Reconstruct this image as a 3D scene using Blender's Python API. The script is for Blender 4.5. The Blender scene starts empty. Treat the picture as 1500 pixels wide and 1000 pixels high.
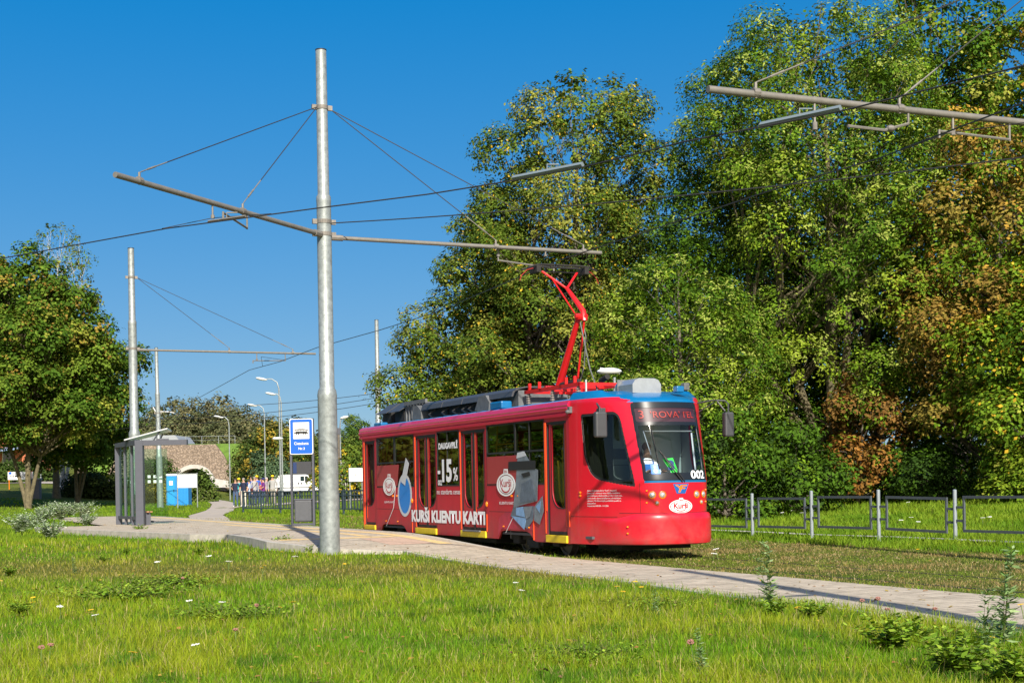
import bpy, bmesh, math, random
import numpy as np
from mathutils import Vector, Matrix, noise
R = math.radians
random.seed(7); rng = np.random.default_rng(11)
SC = bpy.context.scene
COL = SC.collection

# ------------------------------------------------------------------ camera, sky, sun, exposure
CAMH = 1.43
cd = bpy.data.cameras.new("camera"); cam = bpy.data.objects.new("camera", cd); COL.objects.link(cam)
SC.camera = cam
cd.sensor_width = 36; cd.lens = 2150/1500*36; cd.clip_end = 3000; cd.clip_start = .1
# level camera with a shifted lens and one degree of roll
cam.matrix_world = Matrix.Translation((0, 0, CAMH)) @ Matrix.Rotation(R(90), 4, 'X') @ Matrix.Rotation(R(-1.0), 4, 'Z')
cd.shift_x = 0.0; cd.shift_y = 210/1500
SUN_AZ = math.atan2(.21, -.978)      # towards the sun, from +Y clockwise
SUN_EL = R(33)
w = bpy.data.worlds.new("World"); SC.world = w; w.use_nodes = True
nt = w.node_tree; bg = nt.nodes['Background']
sky = nt.nodes.new('ShaderNodeTexSky'); sky.sky_type = 'NISHITA'; sky.sun_disc = False
sky.sun_elevation = SUN_EL; sky.sun_rotation = SUN_AZ
sky.air_density = 0.9; sky.dust_density = 3.5; sky.ozone_density = 1.0; sky.altitude = 100
hs = nt.nodes.new('ShaderNodeHueSaturation'); hs.inputs['Saturation'].default_value = 2.9; hs.inputs['Hue'].default_value = .507
tcw = nt.nodes.new('ShaderNodeTexCoord'); vadd = nt.nodes.new('ShaderNodeVectorMath'); vadd.operation = 'ADD'; vadd.inputs[1].default_value = (0, 0, .07)
vn = nt.nodes.new('ShaderNodeVectorMath'); vn.operation = 'NORMALIZE'
nt.links.new(tcw.outputs['Generated'], vadd.inputs[0]); nt.links.new(vadd.outputs[0], vn.inputs[0]); nt.links.new(vn.outputs[0], sky.inputs['Vector'])
gam = nt.nodes.new('ShaderNodeGamma'); gam.inputs[1].default_value = .45; nt.links.new(sky.outputs[0], gam.inputs[0]); hs.inputs["Value"].default_value = 2.3
nt.links.new(gam.outputs[0], hs.inputs['Color']); nt.links.new(hs.outputs[0], bg.inputs[0]); bg.inputs[1].default_value = .100
sl = bpy.data.lights.new("sun", 'SUN'); so = bpy.data.objects.new("sun", sl); COL.objects.link(so)
sl.energy = 4.9; sl.angle = R(.5); sl.color = (1.0, .93, .82)
sd = Vector((math.sin(SUN_AZ)*math.cos(SUN_EL), math.cos(SUN_AZ)*math.cos(SUN_EL), math.sin(SUN_EL)))
so.rotation_euler = (-sd).to_track_quat('-Z', 'Y').to_euler()
SC.view_settings.view_transform = 'Standard'; SC.view_settings.look = 'None'
SC.view_settings.exposure = .6; SC.view_settings.gamma = 1
SC.render.engine = 'CYCLES'
SC.cycles.max_bounces = 8; SC.cycles.diffuse_bounces = 2; SC.cycles.transparent_max_bounces = 16

# ------------------------------------------------------------------ helpers
def lin(r, g, b):
    f = lambda c: (c/255/12.92) if c/255 <= .04045 else ((c/255+.055)/1.055)**2.4
    return (f(r), f(g), f(b))
def mat(name, col, rough=.6, metal=0, var=0, vscale=8, bump=0, bscale=60, emit=0, coat=0, spec=.5):
    m = bpy.data.materials.new(name); m.use_nodes = True
    n = m.node_tree; p = n.nodes['Principled BSDF']
    p.inputs['Base Color'].default_value = (*col, 1); p.inputs['Roughness'].default_value = rough
    p.inputs['Metallic'].default_value = metal; p.inputs['Specular IOR Level'].default_value = spec
    if coat: p.inputs['Coat Weight'].default_value = coat; p.inputs['Coat Roughness'].default_value = .06
    if emit: p.inputs['Emission Color'].default_value = (*col, 1); p.inputs['Emission Strength'].default_value = emit
    tc = n.nodes.new('ShaderNodeTexCoord')
    if var:
        t = n.nodes.new('ShaderNodeTexNoise'); t.inputs['Scale'].default_value = vscale; t.inputs['Detail'].default_value = 6
        t.inputs['Roughness'].default_value = .65
        n.links.new(tc.outputs['Object'], t.inputs['Vector'])
        r = n.nodes.new('ShaderNodeValToRGB'); e = r.color_ramp.elements
        e[0].position = .3; e[1].position = .7
        e[0].color = (*[c*(1-var) for c in col], 1); e[1].color = (*[min(1, c*(1+var)) for c in col], 1)
        n.links.new(t.outputs['Fac'], r.inputs[0]); n.links.new(r.outputs[0], p.inputs['Base Color'])
    if bump:
        t = n.nodes.new('ShaderNodeTexNoise'); t.inputs['Scale'].default_value = bscale; t.inputs['Detail'].default_value = 4
        n.links.new(tc.outputs['Object'], t.inputs['Vector'])
        b = n.nodes.new('ShaderNodeBump'); b.inputs['Strength'].default_value = bump; b.inputs['Distance'].default_value = .02
        n.links.new(t.outputs['Fac'], b.inputs['Height']); n.links.new(b.outputs[0], p.inputs['Normal'])
    return m
def glassmat(name, tint, gloss=.12, rough=.02, refl=(1, 1, 1)):
    m = bpy.data.materials.new(name); m.use_nodes = True; n = m.node_tree; n.nodes.clear()
    o = n.nodes.new('ShaderNodeOutputMaterial'); tr = n.nodes.new('ShaderNodeBsdfTransparent'); tr.inputs[0].default_value = (*tint, 1)
    gl = n.nodes.new('ShaderNodeBsdfGlossy'); gl.inputs['Roughness'].default_value = rough; gl.inputs[0].default_value = (*refl, 1)
    lw = n.nodes.new('ShaderNodeLayerWeight'); lw.inputs[0].default_value = .25
    ml = n.nodes.new('ShaderNodeMath'); ml.operation = 'MULTIPLY_ADD'; ml.inputs[1].default_value = .5; ml.inputs[2].default_value = gloss
    n.links.new(lw.outputs['Facing'], ml.inputs[0])
    sq = n.nodes.new('ShaderNodeMath'); sq.operation = 'POWER'; sq.inputs[1].default_value = 3.0
    n.links.new(lw.outputs['Facing'], sq.inputs[0]); n.links.new(sq.outputs[0], ml.inputs[0])
    mx = n.nodes.new('ShaderNodeMixShader'); n.links.new(ml.outputs[0], mx.inputs[0])
    n.links.new(tr.outputs[0], mx.inputs[1]); n.links.new(gl.outputs[0], mx.inputs[2]); n.links.new(mx.outputs[0], o.inputs[0])
    return m
class MB:
    def __init__(s): s.v = []; s.f = []; s.mi = []; s.cur = 0
    def add(s, vs, fs):
        k = len(s.v); s.v += [tuple(v) for v in vs]; s.f += [tuple(i+k for i in f) for f in fs]; s.mi += [s.cur]*len(fs); return s
    def box(s, x0, x1, y0, y1, z0, z1, M=None, bev=0):
        if bev:
            b = bev
            vs = []; fs = []
            bm = bmesh.new(); bmesh.ops.create_cube(bm, size=1)
            for v in bm.verts: v.co = Vector(((x0+x1)/2+v.co.x*(x1-x0), (y0+y1)/2+v.co.y*(y1-y0), (z0+z1)/2+v.co.z*(z1-z0)))
            bmesh.ops.bevel(bm, geom=bm.edges[:], offset=b, segments=2, profile=.5, affect='EDGES')
            bm.verts.index_update()
            vs = [v.co.copy() for v in bm.verts]; fs = [[v.index for v in f.verts] for f in bm.faces]; bm.free()
            if M: vs = [M @ v for v in vs]
            return s.add(vs, fs)
        vs = [Vector(p) for p in ((x0,y0,z0),(x1,y0,z0),(x1,y1,z0),(x0,y1,z0),(x0,y0,z1),(x1,y0,z1),(x1,y1,z1),(x0,y1,z1))]
        if M: vs = [M @ v for v in vs]
        return s.add(vs, [(0,3,2,1),(4,5,6,7),(0,1,5,4),(1,2,6,5),(2,3,7,6),(3,0,4,7)])
    def tube(s, pts, r, n=8, cap=True):
        pts = [Vector(p) for p in pts]
        rs = r if isinstance(r, (list, tuple)) else [r]*len(pts)
        k = len(s.v); up = Vector((0, 0, 1)); last = None
        for i, p in enumerate(pts):
            d = (pts[min(i+1, len(pts)-1)]-pts[max(i-1, 0)])
            if d.length < 1e-9: d = Vector((0, 0, 1))
            d.normalize()
            if last is None:
                a = d.cross(Vector((0, 1, 0)) if abs(d.z) > .9 else up).normalized()
            else:
                a = (last - d*last.dot(d)); a = a.normalized() if a.length > 1e-6 else d.orthogonal().normalized()
            last = a; b = d.cross(a)
            for j in range(n):
                t = 2*math.pi*j/n; s.v.append(tuple(p+(a*math.cos(t)+b*math.sin(t))*rs[i]))
        for i in range(len(pts)-1):
            for j in range(n):
                s.f.append((k+i*n+j, k+i*n+(j+1) % n, k+(i+1)*n+(j+1) % n, k+(i+1)*n+j)); s.mi.append(s.cur)
        if cap:
            s.f.append(tuple(k+j for j in range(n))[::-1]); s.mi.append(s.cur)
            m = k+(len(pts)-1)*n; s.f.append(tuple(m+j for j in range(n))); s.mi.append(s.cur)
        return s
    def ell(s, c, r, n=12, m=8, M=None):
        vs = []; fs = []
        for i in range(m+1):
            p = math.pi*i/m
            for j in range(n):
                t = 2*math.pi*j/n
                v = Vector((r[0]*math.sin(p)*math.cos(t), r[1]*math.sin(p)*math.sin(t), r[2]*math.cos(p)))
                if M: v = M @ v
                vs.append(Vector(c)+v)
        for i in range(m):
            for j in range(n): fs.append((i*n+j, (i+1)*n+j, (i+1)*n+(j+1) % n, i*n+(j+1) % n))
        return s.add(vs, fs)
    def prism(s, poly, ax, a0, a1):
        """poly of 2-D points extruded along axis ax ('x','y','z') from a0 to a1"""
        n = len(poly)
        f = {'y': lambda p, a: (p[0], a, p[1]), 'x': lambda p, a: (a, p[0], p[1]), 'z': lambda p, a: (p[0], p[1], a)}[ax]
        vs = [f(p, a0) for p in poly]+[f(p, a1) for p in poly]
        fs = [tuple(range(n))[::-1], tuple(range(n, 2*n))]+[(i, (i+1) % n, n+(i+1) % n, n+i) for i in range(n)]
        return s.add(vs, fs)
    def build(s, name, m, parent=None, smooth=False, loc=None, label=None):
        me = bpy.data.meshes.new(name); me.from_pydata(s.v, [], s.f)
        ms = m if isinstance(m, (list, tuple)) else [m]
        for q in ms: me.materials.append(q)
        if len(ms) > 1: me.polygons.foreach_set('material_index', s.mi)
        o = bpy.data.objects.new(name, me); COL.objects.link(o)
        bm = bmesh.new(); bm.from_mesh(me); bmesh.ops.recalc_face_normals(bm, faces=bm.faces[:]); bm.to_mesh(me); bm.free()
        if smooth:
            me.polygons.foreach_set('use_smooth', [True]*len(me.polygons))
            try: me.set_sharp_from_angle(angle=R(38))
            except Exception: pass
        if parent: o.parent = parent
        if loc: o.location = loc
        if label: o['label'] = label
        return o
def tag(o, label=None, cat=None, group=None, kind=None):
    if label: o['label'] = label
    if cat: o['category'] = cat
    if group: o['group'] = group
    if kind: o['kind'] = kind
    return o
def empty(name, loc, rz=0, label=None, cat=None, group=None):
    o = bpy.data.objects.new(name, None); COL.objects.link(o); o.location = loc; o.rotation_euler = (0, 0, rz)
    o.empty_display_size = .2
    return tag(o, label, cat, group)
def copy_tree(o, parent=None, first=True):
    c = o.copy(); COL.objects.link(c)
    if parent: c.parent = parent
    for ch in list(o.children): copy_tree(ch, c)
    return c
def npmesh(name, verts, quads, mats, parent=None, colattr=None, loc=None):
    me = bpy.data.meshes.new(name); nv = len(verts); nq = len(quads); k = quads.shape[1]
    me.vertices.add(nv); me.vertices.foreach_set('co', verts.astype(np.float32).ravel())
    me.loops.add(nq*k); me.loops.foreach_set('vertex_index', quads.astype(np.int32).ravel())
    me.polygons.add(nq); me.polygons.foreach_set('loop_start', np.arange(0, nq*k, k, dtype=np.int32))
    try: me.polygons.foreach_set('loop_total', np.full(nq, k, dtype=np.int32))
    except Exception: pass
    if colattr is not None:
        a = me.attributes.new('tint', 'FLOAT_COLOR', 'POINT')
        c4 = np.ones((nv, 4), np.float32); c4[:, :3] = colattr; a.data.foreach_set('color', c4.ravel())
    me.materials.append(mats); me.update(calc_edges=True)
    o = bpy.data.objects.new(name, me); COL.objects.link(o)
    if parent: o.parent = parent
    if loc: o.location = loc
    return o
def smooth(a):
    a = max(0, min(1, a)); return a*a*(3-2*a)
def lerp_tab(tab, x):
    if x <= tab[0][0]: return tab[0][1]
    for (a, b), (c, d) in zip(tab, tab[1:]):
        if x <= c: return b+(d-b)*(x-a)/(c-a)
    return tab[-1][1]

# ------------------------------------------------------------------ ground shape
TS, TC = .4063, .9137
OX, OY = 2.9, 27.4                    # a point on the track centre line
def dt(x, y): return (x-OX)*TC+(y-OY)*TS, -(x-OX)*TS+(y-OY)*TC
def wd(d, t): return (OX+d*TC-t*TS, OY+d*TS+t*TC)
LP = [(-30, -.10), (5, -.06), (16, 0), (26, 0), (31, .06), (36, .1), (50, .16), (60, .28), (95, .34), (150, .6), (200, 1.0), (420, 4), (900, 14)]
def gz(x, y):
    d, t = dt(x, y)
    z = lerp_tab(LP, y)
    if y > 90: z += min(8, .033*(y-90)*smooth((-x-28)/22))
    if d > -1.9:
        k = smooth((d+1.9)/.5)*(1-smooth((y-46)/10))
        z = z*(1-k)
    if d > 6.9:
        z += min(4, .06+(d-7.2)*.05*smooth((d-6.9)/3))*(1-smooth((-x-14)/12))
    return z+.02*noise.noise(Vector((x*.35, y*.35, 0)))*min(1, abs(d)/4)
ROTD = math.atan2(TS, TC)

def grime(m):
    n = m.node_tree; p = n.nodes['Principled BSDF']; l = p.inputs['Base Color'].links[0]; src = l.from_socket
    g = n.nodes.new('ShaderNodeNewGeometry'); sx = n.nodes.new('ShaderNodeSeparateXYZ'); n.links.new(g.outputs['Position'], sx.inputs[0])
    mr = n.nodes.new('ShaderNodeMapRange'); mr.inputs[1].default_value = 1.0; mr.inputs[2].default_value = .28; mr.inputs[3].default_value = .04; mr.inputs[4].default_value = .62; n.links.new(sx.outputs[2], mr.inputs[0])
    t = n.nodes.new('ShaderNodeTexNoise'); t.inputs['Scale'].default_value = 2.2; t.inputs['Detail'].default_value = 9; t.inputs['Roughness'].default_value = .7; n.links.new(g.outputs['Position'], t.inputs['Vector'])
    r = n.nodes.new('ShaderNodeValToRGB'); r.color_ramp.elements[0].position = .35; r.color_ramp.elements[1].position = .75; n.links.new(t.outputs['Fac'], r.inputs[0])
    ml = n.nodes.new('ShaderNodeMath'); ml.operation = 'MULTIPLY'; n.links.new(mr.outputs[0], ml.inputs[0]); n.links.new(r.outputs[0], ml.inputs[1])
    mx = n.nodes.new('ShaderNodeMix'); mx.data_type = 'RGBA'; n.links.new(ml.outputs[0], mx.inputs[0]); n.links.new(src, mx.inputs[6]); mx.inputs[7].default_value = (.17, .10, .08, 1); n.links.new(mx.outputs[2], p.inputs['Base Color'])
    rr = n.nodes.new('ShaderNodeMapRange'); rr.inputs[3].default_value = p.inputs['Roughness'].default_value; rr.inputs[4].default_value = .8; n.links.new(ml.outputs[0], rr.inputs[0]); n.links.new(rr.outputs[0], p.inputs['Roughness'])
    return m

def ground_mat():
    m = bpy.data.materials.new('turf_soil'); m.use_nodes = True; n = m.node_tree; p = n.nodes['Principled BSDF']; p.inputs['Roughness'].default_value = .95
    p.inputs['Specular IOR Level'].default_value = .1
    g = n.nodes.new('ShaderNodeNewGeometry')
    t1 = n.nodes.new('ShaderNodeTexNoise'); t1.inputs['Scale'].default_value = .35; t1.inputs['Detail'].default_value = 8
    t2 = n.nodes.new('ShaderNodeTexNoise'); t2.inputs['Scale'].default_value = 9; t2.inputs['Detail'].default_value = 8; t2.inputs['Roughness'].default_value = .75
    for t in (t1, t2): n.links.new(g.outputs['Position'], t.inputs['Vector'])
    r1 = n.nodes.new('ShaderNodeValToRGB'); e = r1.color_ramp.elements
    e[0].position = .35; e[0].color = (.085, .13, .016, 1); e[1].position = .68; e[1].color = (.17, .19, .035, 1)
    r2 = n.nodes.new('ShaderNodeValToRGB'); e = r2.color_ramp.elements
    e[0].position = .36; e[0].color = (.35, .33, .3, 1); e[1].position = .62; e[1].color = (1.25, 1.2, 1.1, 1)
    n.links.new(t1.outputs['Fac'], r1.inputs[0]); n.links.new(t2.outputs['Fac'], r2.inputs[0])
    mx = n.nodes.new('ShaderNodeMix'); mx.data_type = 'RGBA'; mx.blend_type = 'MULTIPLY'; mx.inputs[0].default_value = 1
    n.links.new(r1.outputs[0], mx.inputs[6]); n.links.new(r2.outputs[0], mx.inputs[7])
    n.links.new(mx.outputs[2], p.inputs['Base Color'])
    b = n.nodes.new('ShaderNodeBump'); b.inputs['Strength'].default_value = .8; b.inputs['Distance'].default_value = .06
    n.links.new(t2.outputs['Fac'], b.inputs['Height']); n.links.new(b.outputs[0], p.inputs['Normal'])
    return m
GM = ground_mat()
xs = sorted(set([round(v, 2) for v in list(np.arange(-40, 40.1, .8))+list(np.arange(-120, -40, 4))+list(np.arange(44, 121, 4))+[-600, -400, -300, -220, -160, 160, 220, 300, 400, 600]]))
ys = sorted(set([round(v, 2) for v in list(np.arange(-12, 70, .7))+list(np.arange(70, 160, 3))+list(np.arange(160, 300, 10))+[340, 400, 500, 700, 900]]+[-40, -25]))
vs = [(x, y, gz(x, y)) for y in ys for x in xs]; nx = len(xs)
fs = [(j*nx+i, j*nx+i+1, (j+1)*nx+i+1, (j+1)*nx+i) for j in range(len(ys)-1) for i in range(nx-1)]
mb = MB(); mb.v = vs; mb.f = fs; mb.mi = [0]*len(fs)
tag(mb.build('ground', GM, smooth=True), kind='structure')

# ------------------------------------------------------------------ walkway, platform, path
def paving_mat(name, c1, c2, sx, sy, mortar=.012):
    m = bpy.data.materials.new(name); m.use_nodes = True; n = m.node_tree; p = n.nodes['Principled BSDF']; p.inputs['Roughness'].default_value = .85
    tc = n.nodes.new('ShaderNodeTexCoord'); br = n.nodes.new('ShaderNodeTexBrick')
    br.inputs['Scale'].default_value = 1; br.inputs['Brick Width'].default_value = sx; br.inputs['Row Height'].default_value = sy
    br.inputs['Mortar Size'].default_value = mortar; br.inputs['Color1'].default_value = (*c1, 1); br.inputs['Color2'].default_value = (*c2, 1)
    br.inputs['Mortar'].default_value = (*[c*.52 for c in c1], 1)
    n.links.new(tc.outputs['Object'], br.inputs['Vector'])
    t = n.nodes.new('ShaderNodeTexNoise'); t.inputs['Scale'].default_value = 2.5; t.inputs['Detail'].default_value = 9; t.inputs['Roughness'].default_value = .7
    n.links.new(tc.outputs['Object'], t.inputs['Vector'])
    r = n.nodes.new('ShaderNodeValToRGB'); e = r.color_ramp.elements; e[0].position = .3; e[0].color = (.62, .6, .56, 1); e[1].position = .65; e[1].color = (1.08, 1.07, 1.04, 1)
    n.links.new(t.outputs['Fac'], r.inputs[0])
    mx = n.nodes.new('ShaderNodeMix'); mx.data_type = 'RGBA'; mx.blend_type = 'MULTIPLY'; mx.inputs[0].default_value = 1
    n.links.new(br.outputs['Color'], mx.inputs[6]); n.links.new(r.outputs[0], mx.inputs[7]); n.links.new(mx.outputs[2], p.inputs['Base Color'])
    return m
PAV = paving_mat('beige_paving', (.56, .48, .37), (.49, .42, .32), .4, .2, .011)
KERB = mat('kerb_concrete', (.44, .41, .35), .9, var=.25, vscale=5, bump=.3)
YEL = mat('tactile_yellow', (.70, .50, .22), .85, var=.2, vscale=9)
REDP = mat('red_paving', (.52, .36, .26), .85, var=.2, vscale=9)
NT = [(-34, -4.1), (-14, -4.05), (-10, -3.95), (-3, -3.7), (2, -3.55), (4.6, -3.5), (5.7, -4.55), (6.6, -5.0), (8.3, -5.4), (13, -5.2), (14.2, -5.9), (24.5, -8.2), (27, -8.4), (27.2, -6.2), (46, -6.2)]
FT = [(-34, -1.35), (-8, -1.5), (5, -1.5), (46, -1.5)]
def pz(d, t):
    x, y = wd(d, t)
    return gz(x, y)+.022 if t < 2 else (1-smooth((t-2)/9))*(gz(x, y)+.018)+smooth((t-2)/9)*.3
def strip(name, mtl, fn0, fn1, t0, t1, dz=0, step=.5, side=True, kind='structure', nq=6):
    ts = [t0+(t1-t0)*i/max(1, int(round((t1-t0)/step))) for i in range(int(round((t1-t0)/step))+1)]
    for (a, _) in NT:
        if t0 < a < t1: ts.append(a)
    ts = sorted(set(ts)); mb = MB(); q = nq
    for t in ts:
        a, b = fn0(t), fn1(t)
        for i in range(q+1):
            d = a+(b-a)*i/q; mb.v.append((d, t, pz(d, t)+dz))
    w_ = q+1
    for j in range(len(ts)-1):
        for i in range(q): mb.f.append((j*w_+i, j*w_+i+1, (j+1)*w_+i+1, (j+1)*w_+i)); mb.mi.append(0)
    o = mb.build(name, mtl); o.location = (OX, OY, 0); o.rotation_euler = (0, 0, ROTD)
    if kind: o['kind'] = kind
    return o
strip('walkway', PAV, lambda t: lerp_tab(NT, t), lambda t: lerp_tab(FT, t), -34, 46)
# kerb along the near edge of the platform
def kerb(name, fn, t0, t1, wdt, drop, top=.004, step=.5):
    mb = MB(); ts = sorted(set([t0+(t1-t0)*i/int((t1-t0)/step) for i in range(int((t1-t0)/step)+1)]+[a for a, _ in NT if t0 < a < t1]))
    k = 0
    for t in ts:
        d = fn(t); z = pz(d, t)+top
        mb.v += [(d-wdt, t, z-drop), (d-wdt, t, z), (d+.06, t, z), (d+.06, t, z-drop)]
    for j in range(len(ts)-1):
        a = j*4; b = a+4
        for i in range(4): mb.f.append((a+i, a+(i+1) % 4, b+(i+1) % 4, b+i)); mb.mi.append(0)
    mb.f.append((0, 1, 2, 3)); mb.mi.append(0); mb.f.append((b, b+1, b+2, b+3)); mb.mi.append(0)
    o = mb.build(name, KERB); o.location = (OX, OY, 0); o.rotation_euler = (0, 0, ROTD); o['kind'] = 'structure'
kerb('platform_kerb', lambda t: lerp_tab(NT, t), 4.4, 27.1, .1, .45)
kerb('walkway_edge', lambda t: lerp_tab(NT, t)-.02, -30, 4.4, .05, .3, .0)
kerb('track_side_kerb', lambda t: lerp_tab(FT, t)+.03, 2.5, 44, .08, .4)
strip('tactile_paving', YEL, lambda t: -2.25, lambda t: -1.95, 6, 44, .004, nq=1)
strip('tactile_crossing', YEL, lambda t: lerp_tab(NT, t)+.3, lambda t: -2.3, 8.6, 9.0, .004)
strip('red_paving', REDP, lambda t: -3.3, lambda t: -2.3, 6.2, 8.4, .004, nq=2)
strip('tactile_line', YEL, lambda t: -3.0, lambda t: -2.75, 9.2, 24, .004, nq=1)
def ribbon(name, pts, w_, mtl, dz=.02, kind='structure'):
    mb = MB(); P = []
    for (a, b) in zip(pts, pts[1:]):
        for i in range(12): P.append((a[0]+(b[0]-a[0])*i/12, a[1]+(b[1]-a[1])*i/12))
    P.append(pts[-1])
    for i, p in enumerate(P):
        a = P[max(0, i-1)]; b = P[min(len(P)-1, i+1)]; dx, dy = b[0]-a[0], b[1]-a[1]; l = math.hypot(dx, dy); nx_, ny_ = -dy/l*w_/2, dx/l*w_/2
        for k in (-1, -.33, .33, 1): x, y = p[0]+nx_*k, p[1]+ny_*k; mb.v.append((x, y, gz(x, y)+dz))
    for j in range(len(P)-1):
        for i in range(3): mb.f.append((j*4+i, j*4+i+1, j*4+5+i, j*4+4+i)); mb.mi.append(0)
    o = mb.build(name, mtl); o['kind'] = kind; return o
PATHM = mat('path_asphalt', (.42, .36, .29), .9, var=.15, vscale=2, bump=.2)
ribbon('path', [(-11.5, 56), (-13.8, 66), (-15.6, 78), (-17.4, 88), (-20.5, 104), (-25, 124), (-30.5, 146), (-37.3, 176)], 1.5, PATHM)
ribbon('forecourt', [(-17, 90), (-10, 89), (0, 85), (10, 79)], 3.4, PATHM, .03)
ribbon('gravel_road', [(-95, 150), (-66, 146), (-48, 150), (-40, 168)], 6, mat('gravel', (.36, .32, .28), .95, var=.2, vscale=1.5, bump=.4), .05)
ribbon('concrete_strip', [wd(7.5, 18), wd(7.45, 8), wd(7.4, -4), wd(7.4, -8.5)], .34, KERB, .05)
RUST = mat('rail_steel', (.09, .07, .06), .45, metal=.6, var=.4, vscale=12)
for s in (-.762, .762):
    mb = MB(); mb.box(s-.035, s+.035, -30, 60, -.1, .006); o = mb.build('tram_rail', RUST); o.location = (OX, OY, 0); o.rotation_euler = (0, 0, ROTD); o['kind'] = 'structure'
# ------------------------------------------------------------------ foliage
def leafmat(name, trans=.35, rough=.5):
    m = bpy.data.materials.new(name); m.use_nodes = True; n = m.node_tree; p = n.nodes['Principled BSDF']
    o = n.nodes['Material Output']; p.inputs['Roughness'].default_value = rough; p.inputs['Specular IOR Level'].default_value = .1
    a = n.nodes.new('ShaderNodeAttribute'); a.attribute_name = 'tint'
    n.links.new(a.outputs['Color'], p.inputs['Base Color'])
    t = n.nodes.new('ShaderNodeBsdfTranslucent')
    hs = n.nodes.new('ShaderNodeHueSaturation'); hs.inputs['Hue'].default_value = .485; hs.inputs['Saturation'].default_value = 1.1; hs.inputs['Value'].default_value = 1.3
    n.links.new(a.outputs['Color'], hs.inputs['Color']); n.links.new(hs.outputs[0], t.inputs[0])
    mx = n.nodes.new('ShaderNodeMixShader'); mx.inputs[0].default_value = trans
    n.links.new(p.outputs[0], mx.inputs[1]); n.links.new(t.outputs[0], mx.inputs[2]); n.links.new(mx.outputs[0], o.inputs[0])
    return m
LEAF = leafmat('leaf', .14, .7); GRASSM = leafmat('grass_blade', .4, .6)
BARK = mat('bark_grey', (.13, .11, .085), .9, var=.45, vscale=6, bump=.8, bscale=18)
BARKL = mat('bark_lichen', (.13, .11, .06), .9, var=.5, vscale=5, bump=.8, bscale=18)
BIRCH = mat('bark_birch', (.5, .48, .44), .8, var=.5, vscale=7)
def unit(a): return a/np.maximum(1e-9, np.linalg.norm(a, axis=-1, keepdims=True))
def leafcloud(C, N, L, W, col, name, parent=None, loc=None, up=.55):
    """rhombic leaves at points C facing roughly N"""
    n = len(C)
    nrm = unit(N+rng.normal(0, .42, (n, 3))+np.array([0, 0, up]))
    t = unit(np.cross(nrm, rng.normal(0, 1, (n, 3)))); b = np.cross(nrm, t)
    L = (L*rng.uniform(.7, 1.3, n))[:, None]; W = L*W
    V = np.empty((n, 4, 3)); V[:, 0] = C-t*L*.5; V[:, 1] = C+b*W*.5+nrm*L*.08; V[:, 2] = C+t*L*.5; V[:, 3] = C-b*W*.5+nrm*L*.08
    Q = np.arange(n*4).reshape(n, 4)
    return npmesh(name, V.reshape(-1, 3), Q, LEAF, parent, np.repeat(col, 4, axis=0), loc)
DENS = 2.7
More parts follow.
